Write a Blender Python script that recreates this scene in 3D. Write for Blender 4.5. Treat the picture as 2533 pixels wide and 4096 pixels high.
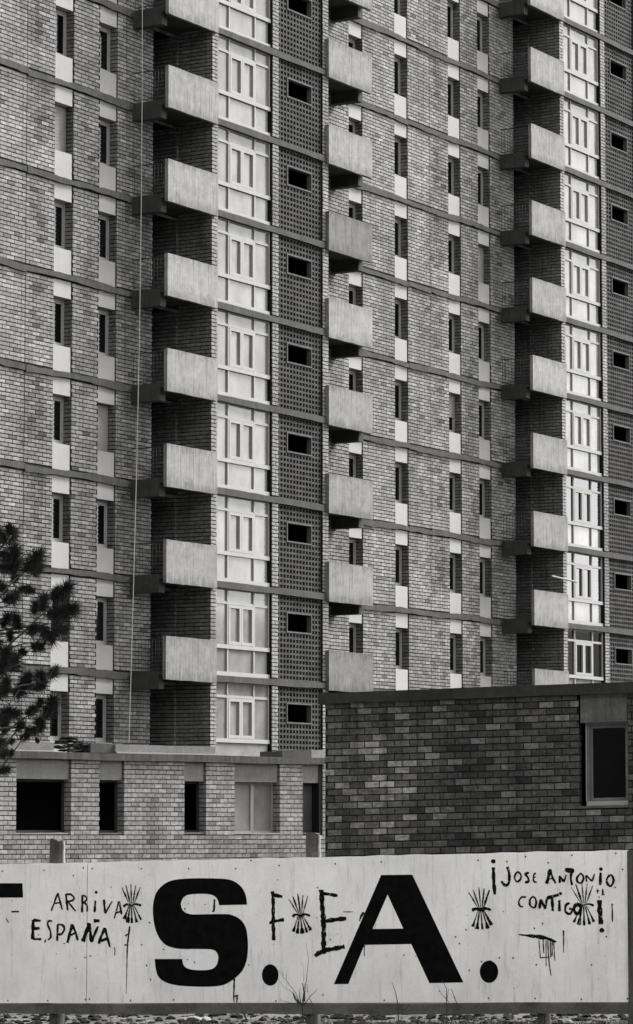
import bpy, math, random
from mathutils import Vector, Matrix

# ------------------------------------------------------------------ scene reset
for o in list(bpy.data.objects):
    bpy.data.objects.remove(o)
scene = bpy.context.scene
COL = scene.collection
R = math.radians

# ------------------------------------------------------------------ camera
FPX, IW, IH, TILT = 12600.0, 2533.0, 4096.0, 0.096     # long lens, tilted slightly up
cam_d = bpy.data.cameras.new('camera')
cam_d.sensor_fit = 'HORIZONTAL'
cam_d.sensor_width = 36.0
cam_d.lens = FPX / IW * 36.0
cam_d.clip_end = 5000
cam = bpy.data.objects.new('camera', cam_d)
COL.objects.link(cam)
cam.location = (0, 0, 0)
cam.rotation_euler = (math.pi / 2 + TILT, 0, 0)
scene.camera = cam

# ------------------------------------------------------------------ sky, sun, exposure
SUN_AZ, SUN_EL = R(57), R(43)        # azimuth clockwise from +Y: light from the right
world = bpy.data.worlds.new('World')
scene.world = world
world.use_nodes = True
wt = world.node_tree
for n_ in list(wt.nodes):
    wt.nodes.remove(n_)
sky = wt.nodes.new('ShaderNodeTexSky')
sky.sky_type = 'NISHITA'
sky.sun_disc = False
sky.sun_elevation = SUN_EL
sky.sun_rotation = SUN_AZ
sky.dust_density = 0.4
bw = wt.nodes.new('ShaderNodeRGBToBW')           # black-and-white photograph: neutral sky
bg = wt.nodes.new('ShaderNodeBackground')
bg.inputs['Strength'].default_value = 0.105
wo = wt.nodes.new('ShaderNodeOutputWorld')
wt.links.new(sky.outputs[0], bw.inputs[0])
wt.links.new(bw.outputs[0], bg.inputs['Color'])
wt.links.new(bg.outputs[0], wo.inputs['Surface'])

sun_d = bpy.data.lights.new('sun', 'SUN')
sun_d.energy = 1.5
sun_d.angle = R(24)
sun_d.color = (1.0, 0.985, 0.965)
sun = bpy.data.objects.new('sun', sun_d)
COL.objects.link(sun)
sv = Vector((math.sin(SUN_AZ) * math.cos(SUN_EL), math.cos(SUN_AZ) * math.cos(SUN_EL), math.sin(SUN_EL)))
sun.rotation_euler = sv.to_track_quat('Z', 'Y').to_euler()
sun.location = (40, 20, 60)

scene.view_settings.view_transform = 'Standard'
scene.view_settings.look = 'None'
scene.view_settings.gamma = 1.0
scene.view_settings.exposure = 2.82
scene.view_settings.use_curve_mapping = False

rng = random.Random(7)

# ------------------------------------------------------------------ materials
def gray(v):
    return (v, v * 0.985, v * 0.962, 1.0)

class Mat:
    """small helper round a Principled material in black-and-white tones"""
    def __init__(self, name, rough=0.85, spec=0.25):
        self.m = bpy.data.materials.new(name)
        self.m.use_nodes = True
        self.t = self.m.node_tree
        self.b = self.t.nodes['Principled BSDF']
        self.b.inputs['Roughness'].default_value = rough
        self.b.inputs['Specular IOR Level'].default_value = spec
    def n(self, kind, **kw):
        x = self.t.nodes.new(kind)
        for k, v in kw.items():
            setattr(x, k, v)
        return x
    def l(self, a, b):
        self.t.links.new(a, b)
    def val(self, a, b, op='MULTIPLY', clamp=False):
        x = self.n('ShaderNodeMath', operation=op, use_clamp=clamp)
        for i, s in enumerate((a, b)):
            if isinstance(s, (int, float)):
                x.inputs[i].default_value = s
            elif s is not None:
                self.l(s, x.inputs[i])
        return x.outputs[0]
    def pos(self, scale=(1, 1, 1)):
        g = self.n('ShaderNodeNewGeometry')
        mp = self.n('ShaderNodeMapping')
        mp.inputs['Scale'].default_value = scale
        self.l(g.outputs['Position'], mp.inputs['Vector'])
        return mp.outputs[0]
    def noise(self, scale, stretch=(1, 1, 1), detail=4.0, rough=0.6):
        x = self.n('ShaderNodeTexNoise')
        x.inputs['Scale'].default_value = scale
        x.inputs['Detail'].default_value = detail
        x.inputs['Roughness'].default_value = rough
        self.l(self.pos(stretch), x.inputs['Vector'])
        return x.outputs['Fac']
    def ramp(self, src, lo, hi, a, b):
        x = self.n('ShaderNodeMapRange')
        x.inputs['From Min'].default_value = lo
        x.inputs['From Max'].default_value = hi
        x.inputs['To Min'].default_value = a
        x.inputs['To Max'].default_value = b
        self.l(src, x.inputs['Value'])
        return x.outputs[0]
    def tone(self):
        g = self.n('ShaderNodeAttribute', attribute_type='GEOMETRY', attribute_name='tone')
        o = self.n('ShaderNodeAttribute', attribute_type='OBJECT', attribute_name='tone')
        return self.val(g.outputs['Fac'], o.outputs['Fac'], 'ADD')
    def color(self, v):
        c = self.n('ShaderNodeVectorMath', operation='SCALE')
        c.inputs[0].default_value = gray(1.0)[:3]
        self.l(v, c.inputs['Scale'])
        self.l(c.outputs[0], self.b.inputs['Base Color'])
    def bump(self, h, strength, dist=0.01):
        b = self.n('ShaderNodeBump')
        b.inputs['Strength'].default_value = strength
        b.inputs['Distance'].default_value = dist
        self.l(h, b.inputs['Height'])
        self.l(b.outputs[0], self.b.inputs['Normal'])

def flat(name, v, rough=0.85, spec=0.25, var=0.12, scale=3.0):
    M = Mat(name, rough, spec)
    f = M.ramp(M.noise(scale), 0.3, 0.7, v * (1 - var), v * (1 + var))
    M.color(f)
    return M.m

def brick_mat(name, base, blotch=0.25, fine=0.3):
    M = Mat(name, 0.88, 0.2)
    t = M.val(M.tone(), 1.0, 'ADD')
    nz = M.ramp(M.noise(11.0, (1, 1, 1.4), 6, 0.7), 0.3, 0.7, 1 - fine, 1 + fine * 0.7)
    big = M.ramp(M.noise(0.55, (1, 1, 0.6), 3), 0.35, 0.65, 1 - blotch, 1 + blotch * 0.5)
    run = M.ramp(M.noise(1.1, (5, 5, 0.25), 5, 0.7), 0.48, 0.72, 1.0, 1.0 - blotch * 1.4)
    v = M.val(M.val(M.val(M.val(t, nz), big), run), base)
    M.color(v)
    M.bump(M.noise(60.0), 0.35, 0.006)
    return M.m

def concrete_mat(name, base, streak=0.3, blot=0.25, fine=0.12, objtone=True, bump=0.3, hstretch=6.0):
    M = Mat(name, 0.9, 0.2)
    s = M.ramp(M.noise(1.6, (hstretch, hstretch, 0.55), 5, 0.65), 0.38, 0.66, 1.0, 1 - streak)
    b = M.ramp(M.noise(1.9, (1, 1, 1.2), 6, 0.7), 0.35, 0.68, 1 + blot * 0.4, 1 - blot)
    f = M.ramp(M.noise(38.0, (1, 1, 1), 4), 0.3, 0.7, 1 - fine, 1 + fine)
    v = M.val(M.val(M.val(s, b), f), base)
    if objtone:
        v = M.val(v, M.val(M.tone(), 1.0, 'ADD'))
    M.color(v)
    M.bump(M.noise(30.0), bump, 0.006)
    return M.m

def glass_mat(name, v, rough=0.04, spec=0.5):
    M = Mat(name, rough, spec)
    M.color(M.val(M.ramp(M.noise(1.3, (1, 1, 0.7), 4), 0.3, 0.7, v * 0.7, v * 1.3), M.val(M.tone(), 1.0, 'ADD')))
    return M.m

MT = {}
MT['brick'] = brick_mat('tower_brick', 0.19, 0.28, 0.45)
MT['brick_low'] = brick_mat('annex_brick', 0.28, 0.15, 0.45)
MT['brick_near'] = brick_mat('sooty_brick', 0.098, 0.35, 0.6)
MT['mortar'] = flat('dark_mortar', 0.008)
MT['band'] = concrete_mat('band_concrete', 0.055, 0.35, 0.35, 0.3)
def parapet_mat():
    M = Mat('parapet_concrete', 0.9, 0.2)
    tc = M.n('ShaderNodeTexCoord'); sx = M.n('ShaderNodeSeparateXYZ')
    M.l(tc.outputs['Object'], sx.inputs[0])
    nz = M.noise(3.0, (2.2, 2.2, 0.8), 6, 0.7)
    zz = M.val(sx.outputs['Z'], M.ramp(nz, 0.25, 0.75, -0.30, 0.30), 'ADD')
    lowst = M.ramp(zz, 0.0, 0.30, 0.62, 1.0)
    topst = M.ramp(zz, 1.05, 1.40, 1.0, 0.60)
    for x in (lowst, topst): x.node.clamp = True
    streak = M.ramp(M.noise(2.2, (9, 9, 0.35), 6, 0.75), 0.48, 0.68, 1.0, 0.55)
    blot = M.ramp(M.noise(2.4, (1, 1, 1.3), 7, 0.75), 0.38, 0.66, 1.08, 0.72)
    fine = M.ramp(M.noise(30.0, (1, 1, 1), 5, 0.7), 0.3, 0.7, 0.82, 1.14)
    v = M.val(M.val(M.val(M.val(lowst, topst), M.val(streak, blot)), fine), 0.225)
    M.color(M.val(v, M.val(M.tone(), 1.0, 'ADD')))
    M.bump(M.noise(24.0), 0.4, 0.008)
    return M.m
MT['parapet'] = parapet_mat()
MT['beam'] = concrete_mat('beam_concrete', 0.05, 0.3, 0.3)
MT['panel'] = concrete_mat('white_panel', 0.285, 0.05, 0.05, 0.03, True, 0.08)
MT['frame'] = flat('pale_frame_paint', 0.27, 0.6, 0.3, 0.1)
MT['white'] = flat('white_paint', 0.28, 0.85, 0.08, 0.05)
MT['glass'] = glass_mat('dark_window_glass', 0.0025, 0.04, 0.35)
MT['curtain'] = glass_mat('whitened_glass', 0.17, 0.06, 0.2)
MT['blind'] = flat('grey_roller_blind', 0.2, 0.8)
MT['lattice'] = concrete_mat('lattice_concrete', 0.055, 0.1, 0.35, 0.2, True, 0.2)
MT['lattice_frame'] = concrete_mat('lattice_frame_concrete', 0.085, 0.1, 0.3, 0.2)
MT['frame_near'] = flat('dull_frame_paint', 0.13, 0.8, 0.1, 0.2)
MT['sapwood'] = flat('split_sapwood', 0.3, 0.85, 0.1, 0.3, 9)
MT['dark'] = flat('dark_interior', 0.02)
MT['lintel'] = concrete_mat('lintel_concrete', 0.17, 0.15, 0.2, 0.2)
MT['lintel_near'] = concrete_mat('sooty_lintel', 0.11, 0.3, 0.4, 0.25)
MT['cornice'] = concrete_mat('cornice_concrete', 0.085, 0.4, 0.35, 0.25)
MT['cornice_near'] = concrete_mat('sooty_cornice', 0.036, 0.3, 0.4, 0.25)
MT['slab'] = concrete_mat('roof_slab_concrete', 0.19, 0.1, 0.25, 0.25)
MT['felt'] = flat('torn_roof_felt', 0.02, 0.9)
MT['rail'] = flat('dark_iron', 0.03, 0.6)
MT['cable'] = flat('pale_cable', 0.24, 0.7)
MT['roof'] = flat('roof_gravel', 0.12)
MT['wood'] = concrete_mat('weathered_wood', 0.09, 0.6, 0.3, 0.3, False, 0.5, 9.0)
MT['plank'] = concrete_mat('grey_plank', 0.13, 0.2, 0.45, 0.25, False, 0.5, 1.0)
MT['bark'] = flat('pine_bark', 0.05)
MT['needle'] = flat('pine_needles', 0.022, 0.7, 0.2, 0.4, 8)
MT['stone'] = concrete_mat('pale_stone', 0.15, 0.1, 0.4, 0.2)
MT['weed'] = flat('dead_stalk', 0.05)
MT['grass'] = flat('dark_grass', 0.035)
MT['hill'] = flat('skyblock_hill', 0.025, 0.95, 0.1, 0.5, 0.15)  # dark tone of the added ring that blocks low sky
MT['nail'] = flat('rusty_nail', 0.05, 0.7)

def rubble_mat():
    M = Mat('rubble', 0.95, 0.15)
    v = M.ramp(M.noise(4.0, (1, 1, 1), 6, 0.7), 0.48, 0.78, 0.002, 0.02)
    M.color(v)
    return M.m
MT['rubble'] = rubble_mat()

def ground_mat():
    M = Mat('soil', 0.95, 0.15)
    v = M.ramp(M.noise(2.5, (1, 1, 1), 8, 0.7), 0.35, 0.7, 0.02, 0.14)
    M.color(v)
    M.bump(M.noise(9.0), 0.8, 0.05)
    return M.m
MT['ground'] = ground_mat()

def board_mat():
    M = Mat('white_sheet_paint', 0.7, 0.2)
    a = M.ramp(M.noise(1.2, (1, 1, 0.8), 7, 0.7), 0.3, 0.72, 1.07, 0.80)
    f = M.ramp(M.noise(55.0, (1, 1, 1), 3), 0.3, 0.7, 0.93, 1.05)
    st = M.ramp(M.noise(3.2, (5, 5, 0.5), 6, 0.75), 0.54, 0.76, 1.0, 0.62)
    sp = M.ramp(M.noise(15.0, (1, 1, 0.7), 5, 0.8), 0.665, 0.74, 1.0, 0.30)
    M.color(M.val(M.val(M.val(M.val(a, f), st), sp), 0.96))
    M.bump(M.noise(2.0), 0.15, 0.02)
    return M.m
MT['board'] = board_mat()

def paint_mat(name, v, dry):
    M = Mat(name, 0.9, 0.02)
    M.color(M.ramp(M.noise(9.0, (1, 1, 1), 5), 0.35, 0.75, v, v * 2.2))
    if dry:
        tr = M.n('ShaderNodeBsdfTransparent')
        mx = M.n('ShaderNodeMixShader')
        out = M.t.nodes['Material Output']
        fac = M.ramp(M.noise(26.0, (1, 1, 0.6), 5, 0.7), 0.58, 0.67, 0.0, dry)
        M.l(fac, mx.inputs[0])
        M.l(M.b.outputs[0], mx.inputs[1])
        M.l(tr.outputs[0], mx.inputs[2])
        M.l(mx.outputs[0], out.inputs['Surface'])
    return M.m
MT['letter'] = paint_mat('black_letter_paint', 0.004, 0)
MT['brush'] = paint_mat('black_brush_paint', 0.006, 0.7)
MT['stencil'] = paint_mat('black_stencil_paint', 0.006, 0.8)

# ------------------------------------------------------------------ helpers
class Frame:
    """u along the wall, w outward, z up; shear lifts z along u where the site slopes"""
    def __init__(self, p0, d, shear=0.0):
        self.p0 = Vector((p0[0], p0[1], 0))
        self.d = Vector((d[0], d[1], 0)).normalized()
        self.n = Vector((self.d.y, -self.d.x, 0))
        self.sh = shear
    def pt(self, u, w, z):
        p = self.p0 + self.d * u + self.n * w
        return (p.x, p.y, z + self.sh * u)
    def rot(self):
        y = Vector((self.d.x, self.d.y, self.sh)).normalized()
        x = self.n
        z = x.cross(y)
        return Matrix((x, y, z)).transposed().to_4x4()

WLOC = {}
def register(o, parent, loc):
    COL.objects.link(o)
    WLOC[o] = Vector(loc)
    if parent is not None:
        o.parent = parent
        o.matrix_parent_inverse = Matrix.Translation(-WLOC[parent])
    return o

def tag(o, label=None, cat=None, group=None, kind=None):
    if label: o['label'] = label
    if cat: o['category'] = cat
    if group: o['group'] = group
    if kind: o['kind'] = kind
    return o

def thing(name, loc, label, cat, group=None):
    o = bpy.data.objects.new(name, None)
    o.empty_display_size = 0.5
    o.location = loc
    register(o, None, loc)
    return tag(o, label, cat, group)

class MB:
    def __init__(self):
        self.v, self.f, self.t = [], [], []
    def poly(self, pts, tone=0.0):
        i = len(self.v)
        self.v.extend(pts)
        self.f.append(tuple(range(i, i + len(pts))))
        self.t.append(tone)
    def hexa(self, p, tone=0.0, skip=()):
        """p: 8 corners, bottom ring 0-3, top ring 4-7"""
        i = len(self.v)
        self.v.extend(p)
        for k, q in enumerate(((0, 1, 5, 4), (1, 2, 6, 5), (2, 3, 7, 6), (3, 0, 4, 7), (4, 5, 6, 7), (3, 2, 1, 0))):
            if k in skip: continue
            self.f.append(tuple(i + x for x in q))
            self.t.append(tone)
    def box(self, F, u0, u1, w0, w1, z0, z1, tone=0.0, skip=()):
        # faces: 0 front(w1), 1 end(u1), 2 back(w0), 3 end(u0), 4 top, 5 bottom
        self.hexa([F.pt(u0, w1, z0), F.pt(u1, w1, z0), F.pt(u1, w0, z0), F.pt(u0, w0, z0),
                   F.pt(u0, w1, z1), F.pt(u1, w1, z1), F.pt(u1, w0, z1), F.pt(u0, w0, z1)], tone, skip)
    def tube(self, pts, r0, r1=None, seg=6):
        r1 = r0 if r1 is None else r1
        P = [Vector(p) for p in pts]
        n = len(P)
        base = len(self.v)
        for i, p in enumerate(P):
            t = (P[min(i + 1, n - 1)] - P[max(i - 1, 0)]).normalized()
            a = t.cross(Vector((0.31, 0.95, 0.05))).normalized()
            b = t.cross(a)
            r = r0 + (r1 - r0) * i / max(1, n - 1)
            for k in range(seg):
                an = 2 * math.pi * k / seg
                self.v.append(tuple(p + a * (r * math.cos(an)) + b * (r * math.sin(an))))
        for i in range(n - 1):
            for k in range(seg):
                k2 = (k + 1) % seg
                self.f.append((base + i * seg + k, base + i * seg + k2, base + (i + 1) * seg + k2, base + (i + 1) * seg + k))
                self.t.append(0.0)
        self.f.append(tuple(base + k for k in reversed(range(seg)))); self.t.append(0.0)
        self.f.append(tuple(base + (n - 1) * seg + k for k in range(seg))); self.t.append(0.0)
    def mesh(self, name, mat, off=(0, 0, 0), smooth=False):
        me = bpy.data.meshes.new(name)
        ox, oy, oz = off
        me.from_pydata([(x - ox, y - oy, z - oz) for x, y, z in self.v], [], self.f)
        if any(self.t):
            a = me.attributes.new('tone', 'FLOAT', 'FACE')
            a.data.foreach_set('value', self.t)
        me.materials.append(MT[mat])
        if smooth:
            me.polygons.foreach_set('use_smooth', [True] * len(me.polygons))
        me.update()
        return me
    def build(self, name, mat, parent=None, smooth=False):
        if not self.v: return None
        n = len(self.v)
        c = (sum(p[0] for p in self.v) / n, sum(p[1] for p in self.v) / n, min(p[2] for p in self.v))
        o = bpy.data.objects.new(name, self.mesh(name, mat, c, smooth))
        o.location = c
        return register(o, parent, c)

def ray(x, y):
    u, v = (x - IW / 2) / FPX, -(y - IH / 2) / FPX
    c, s = math.cos(TILT), math.sin(TILT)
    return Vector((u, c - v * s, s + v * c))

# ---- brickwork
def courses(u0, u1, z0, z1, holes, pitch, course, zref, uref, joint=0.021, bed=0.028):
    """running-bond bricks of a rectangle minus holes -> (ua, ub, za, zb, full)"""
    out = []
    k0 = math.floor((z0 - zref) / course) - 1
    k1 = math.ceil((z1 - zref) / course) + 1
    for k in range(k0, k1):
        za, zb = zref + k * course + bed / 2, zref + (k + 1) * course - bed / 2
        za, zb = max(za, z0), min(zb, z1)
        if zb - za < 0.03: continue
        zm = (za + zb) / 2
        runs = [(u0, u1)]
        for (h0, h1, y0, y1) in holes:
            if y1 <= zm or y0 >= zm: continue
            nr = []
            for a, b in runs:
                if h1 <= a or h0 >= b: nr.append((a, b)); continue
                if h0 > a: nr.append((a, h0))
                if h1 < b: nr.append((h1, b))
            runs = nr
        zbb = zb
        zaa = za
        for (h0, h1, y0, y1) in holes:
            pass
        off = uref + (pitch / 2 if k % 2 else 0.0)
        for a, b in runs:
            i = math.floor((a - off) / pitch)
            while off + i * pitch < b:
                ua, ub = off + i * pitch + joint / 2, off + (i + 1) * pitch - joint / 2
                full = ua >= a and ub <= b
                ua, ub = max(ua, a), min(ub, b)
                if ub - ua > 0.035:
                    out.append((ua, ub, zaa, zbb, full and zbb - zaa > course - bed * 1.2))
                i += 1
    return out

def add_brick(mb, F, w, q, depth, tone, r=rng):
    ua, ub, za, zb, _ = q
    j = r.uniform(-0.003, 0.003)
    e = lambda: r.uniform(-0.003, 0.003)
    mb.hexa([F.pt(ua + e(), w + j, za + e()), F.pt(ub + e(), w + j, za + e()), F.pt(ub, w - depth, za), F.pt(ua, w - depth, za),
             F.pt(ua + e(), w + j, zb + e()), F.pt(ub + e(), w + j, zb + e()), F.pt(ub, w - depth, zb), F.pt(ua, w - depth, zb)],
            tone, (2,))

def unit_brick(name, length, height, depth, mat):
    mb = MB()
    l, h, e = length / 2, height / 2, 0.004
    # local x outward, y along wall, with a tiny chamfer on the front arris
    f = [(0, -l + e, -h + e), (0, l - e, -h + e), (0, l - e, h - e), (0, -l + e, h - e)]
    m = [(-e, -l, -h), (-e, l, -h), (-e, l, h), (-e, -l, h)]
    b = [(-depth, -l, -h), (-depth, l, -h), (-depth, l, h), (-depth, -l, h)]
    mb.v = f + m + b
    mb.f = [(0, 1, 2, 3)] + [(k + 4, (k + 1) % 4 + 4, (k + 1) % 4, k) for k in range(4)] + [(k + 8, (k + 1) % 4 + 8, (k + 1) % 4 + 4, k + 4) for k in range(4)]
    mb.t = [0.0] * 9
    return mb.mesh(name, mat)

def place(name, me, F, u, w, z, parent, tone=None):
    o = bpy.data.objects.new(name, me)
    p = F.pt(u, w, z)
    o.matrix_world = Matrix.Translation(p) @ F.rot()
    register(o, parent, p)
    if tone is not None: o['tone'] = tone
    return o

def wall_core(mb, F, u0, u1, z0, z1, holes, w):
    zs = sorted(set([z0, z1] + [min(max(h[i], z0), z1) for h in holes for i in (2, 3)]))
    for za, zb in zip(zs, zs[1:]):
        if zb - za < 1e-4: continue
        zm = (za + zb) / 2
        runs = [(u0, u1)]
        for h in holes:
            if not (h[2] < zm < h[3]): continue
            nr = []
            for a, b in runs:
                if h[1] <= a or h[0] >= b: nr.append((a, b)); continue
                if h[0] > a: nr.append((a, h[0]))
                if h[1] < b: nr.append((h[1], b))
            runs = nr
        for a, b in runs:
            mb.poly([F.pt(a, w, za), F.pt(b, w, za), F.pt(b, w, zb), F.pt(a, w, zb)])

def ragged_band(F, u0, u1, w0, w1, z0, z1, amp=0.012, step=0.45, r=rng):
    """cast concrete strip whose arrises wander"""
    mb = MB()
    n = max(2, int((u1 - u0) / step))
    pr = []
    ph = r.uniform(0, 9)
    for i in range(n + 1):
        u = u0 + (u1 - u0) * i / n
        a = amp * math.sin(u * 1.3 + ph) + r.uniform(-amp, amp) * 0.7
        b = amp * math.sin(u * 1.1 + ph + 1) + r.uniform(-amp, amp) * 0.7
        c = r.uniform(-0.006, 0.006)
        pr.append([F.pt(u, w1 + c, z0 + a), F.pt(u, w0, z0 + a), F.pt(u, w0, z1 + b), F.pt(u, w1 + c, z1 + b)])
    base = len(mb.v)
    for ring in pr: mb.v.extend(ring)
    for i in range(n):
        for k in range(4):
            k2 = (k + 1) % 4
            mb.f.append((base + i * 4 + k, base + i * 4 + k2, base + i * 4 + 4 + k2, base + i * 4 + 4 + k)); mb.t.append(0.0)
    mb.f.append((base, base + 1, base + 2, base + 3)); mb.f.append(tuple(base + n * 4 + k for k in (3, 2, 1, 0))); mb.t += [0.0, 0.0]
    return mb

# ------------------------------------------------------------------ ground
def ground_z(x, y):
    return -3.0 + 0.0285 * max(-25.0, min(25.0, x))
gm = MB()
xs = [-1500, -300, -80, -25, -15, -8, -4, 0, 4, 8, 15, 25, 80, 300, 1500]
ys = [-1500, -300, -60, -10, 20, 36, 40, 43, 46, 49, 52, 56, 62, 70, 90, 140, 300, 2500]
for y in ys:
    for x in xs:
        gm.v.append((x, y, ground_z(x, y)))
W_ = len(xs)
for j in range(len(ys) - 1):
    for i in range(W_ - 1):
        gm.f.append((j * W_ + i, j * W_ + i + 1, (j + 1) * W_ + i + 1, (j + 1) * W_ + i)); gm.t.append(0.0)
gr = bpy.data.objects.new('ground', gm.mesh('ground', 'ground'))
register(gr, None, (0, 0, 0))
tag(gr, kind='structure')

# added ring of unseen high ground that blocks low sky and darkens reflections
hm = MB()
NA, NRg = 72, 10
for j in range(NRg):
    f = j / (NRg - 1)
    for i in range(NA):
        az = 2 * math.pi * i / NA                      # clockwise from +Y
        el = 5.5 + 16.0 * (0.5 - 0.5 * math.cos(az - R(30))) + 1.2 * math.sin(3 * az + 1) + 0.8 * math.sin(7 * az)
        rad = 190 + 260 * f
        h = 330 * math.tan(R(el)) * math.sin(min(1.0, f * 1.25) * math.pi / 2) ** 1.5 + rng.uniform(-2, 3) * f
        hm.v.append((rad * math.sin(az), rad * math.cos(az), -4.5 + h))
for j in range(NRg - 1):
    for i in range(NA):
        i2 = (i + 1) % NA
        hm.f.append((j * NA + i, j * NA + i2, (j + 1) * NA + i2, (j + 1) * NA + i)); hm.t.append(0.0)
hl = bpy.data.objects.new('hills', hm.mesh('hills', 'hill', smooth=True))
register(hl, None, (0, 0, 0))
tag(hl, kind='structure')

# ------------------------------------------------------------------ apartment tower
A_ = 0.533
TD = (math.sin(A_), math.cos(A_))
TN = (math.cos(A_), -math.sin(A_))
TF = Frame((-51.24 * TN[0], -51.24 * TN[1]), TD)
H, ZB = 2.8, 4.06            # storey height, height of band 0 above the lens
K0, K1 = -1, 11              # storeys built in full
PER, B0 = 23.74, 78.63       # bay period and first bay
BAY, BW = 6.92, 1.21         # bay length and projection
COURSE, PITCH = H / 24.0, 0.356
SL, SR = 66.0, 112.0         # stretch of facade that is bricked
ZG = -4.0
ZTOP = ZB + K1 * H + 0.1

tower = thing('apartment_tower', TF.pt(90, 0, ZG), 'tall pale brick apartment tower with concrete balconies, white window panels and lattice stair screens', 'building')

win_s = [68.33, 72.19, 74.43]                               # left of the first bay
win_s += [s + PER for s in (65.21, 68.33, 72.19, 74.43)]    # between the bays
WIN_W = 0.93
DOORS = [77.25, 77.25 + PER]
DOOR_W = 1.28

def storey(k):
    return ZB + k * H

holes_A = []
for k in range(K0, K1):
    z = storey(k)
    for s in win_s:
        holes_A.append((s, s + WIN_W, z + 0.07, z + H - 0.09))
    for s in DOORS:
        holes_A.append((s, s + DOOR_W, z + 0.09, z + 2.62))
spans_A = [(SL, B0), (B0 + BAY, B0 + PER), (B0 + PER + BAY, SR)]

# core walls
core = MB()
zlo = storey(K0) - 0.6
for a, b in spans_A:
    wall_core(core, TF, a, b, ZG, ZTOP, holes_A, -0.028)
for b0 in (B0, B0 + PER):
    core.poly([TF.pt(b0 + 0.022, 0, ZG), TF.pt(b0 + 0.022, BW, ZG), TF.pt(b0 + 0.022, BW, ZTOP), TF.pt(b0 + 0.022, 0, ZTOP)])
    e = b0 + BAY - 0.022
    core.poly([TF.pt(e, 0, ZG), TF.pt(e, BW, ZG), TF.pt(e, BW, ZTOP), TF.pt(e, 0, ZTOP)])
    for p0_, p1_ in ((0.0, 0.34), (3.5, 3.87), (6.57, BAY)):
        core.box(TF, b0 + p0_ + 0.02, b0 + p1_ - 0.02, BW - 0.45, BW - 0.022, ZG, ZTOP)
# ends, back and roof of the block
core.box(TF, SL, SR, -13.0, -12.9, ZG, ZTOP)
core.box(TF, SL - 0.1, SL, -13.0, 0, ZG, ZTOP)
core.box(TF, SR, SR + 0.1, -13.0, 0, ZG, ZTOP)
core.build('wall_core', 'mortar', tower)
rf = MB()
rf.box(TF, SL, SR, -13.2, 0.15, ZTOP, ZTOP + 0.3)
for b0 in (B0, B0 + PER):
    rf.box(TF, b0 - 2.6, b0 + BAY + 2.6, 0.15, BW + 0.15, ZTOP, ZTOP + 0.3)
rf.build('roof', 'roof', tower)

# sooted patches beside the windows, plus shade painted between window columns and by balconies
def tower_tone(s, z, r=rng):
    k = (z - ZB) / H % 1.0
    t = r.gauss(0.02, 0.15)
    if r.random() < 0.14: t -= r.uniform(0.1, 0.35)
    if r.random() < 0.06: t += 0.15
    for c in (71.45, 71.45 + PER):
        g = math.exp(-((s - c) / 0.45) ** 2)
        if 0.30 < k < 0.93: t -= 0.5 * g * r.uniform(0.2, 1.3)
    for c in (73.75, 73.75 + PER, 76.0, 76.0 + PER, 97.6):  # soft shade between columns and towards the balconies, put into the tone
        g = math.exp(-((s - c) / 0.7) ** 2)
        t -= 0.16 * g * r.uniform(0.3, 1.3)
    if k > 0.86: t -= 0.06
    return max(-0.75, min(0.35, t))

bricks = []                   # (score, frame, w, q, tone)
zlo_b = storey(K0) - 0.2
band_holes = [(-1e3, 1e3, storey(k) - 0.125, storey(k) + 0.07) for k in range(K0, K1 + 1)]
seams = [(c - 0.016, c + 0.016, -99, 99) for c in (70.83, 92.99, 94.58)]
for a, b in spans_A:
    for q in courses(a, b, zlo_b, ZTOP, holes_A + band_holes + seams, PITCH, COURSE, ZB, 70.83):
        bricks.append((TF, 0.0, q, tower_tone((q[0] + q[1]) / 2, (q[2] + q[3]) / 2)))
# piers of the bays
bay_holes = []
for b0 in (B0, B0 + PER):
    for p0_, p1_ in ((0.0, 0.34), (3.5, 3.87), (6.57, BAY)):
        for q in courses(b0 + p0_, b0 + p1_, zlo_b, ZTOP, band_holes, PITCH, COURSE, ZB, b0 + p0_):
            bricks.append((TF, BW, q, 0.12 + rng.gauss(0, 0.1)))
# side walls of the bays and window jambs (frames turned a quarter)
def side_frame(s, flip=False):
    p = TF.pt(s, 0, 0)
    d = TF.n if not flip else -TF.n
    return Frame((p[0], p[1]), (d.x, d.y))
for b0 in (B0, B0 + PER):
    Fs = side_frame(b0)                    # runs outward; its normal points to -d (towards the camera)
    assert Fs.n.dot(TF.d) < 0
    for q in courses(0.0, BW, zlo_b, ZTOP, [], PITCH, COURSE, ZB, 0.1):
        bricks.append((Fs, 0.0, q, rng.gauss(-0.05, 0.1)))
    Fs = side_frame(b0 + BAY, True)
    for q in courses(-BW, 0.0, zlo_b, ZTOP, [], PITCH, COURSE, ZB, 0.1):
        bricks.append((Fs, 0.0, q, rng.gauss(-0.05, 0.1)))
for s in win_s:
    Fs = side_frame(s + WIN_W)
    for k in range(K0, K1):
        z = storey(k)
        for q in courses(-0.30, -0.004, z + 0.82, z + 2.21, [], PITCH, COURSE, ZB, -0.30):
            bricks.append((Fs, 0.0, q, rng.gauss(-0.1, 0.12)))
for s in DOORS:
    Fs = side_frame(s + DOOR_W)
    for k in range(K0, K1):
        z = storey(k)
        for q in courses(-0.85, -0.004, z + 0.1, z + 2.62, [], PITCH, COURSE, ZB, -0.85):
            bricks.append((Fs, 0.0, q, rng.gauss(-0.1, 0.12)))
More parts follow.
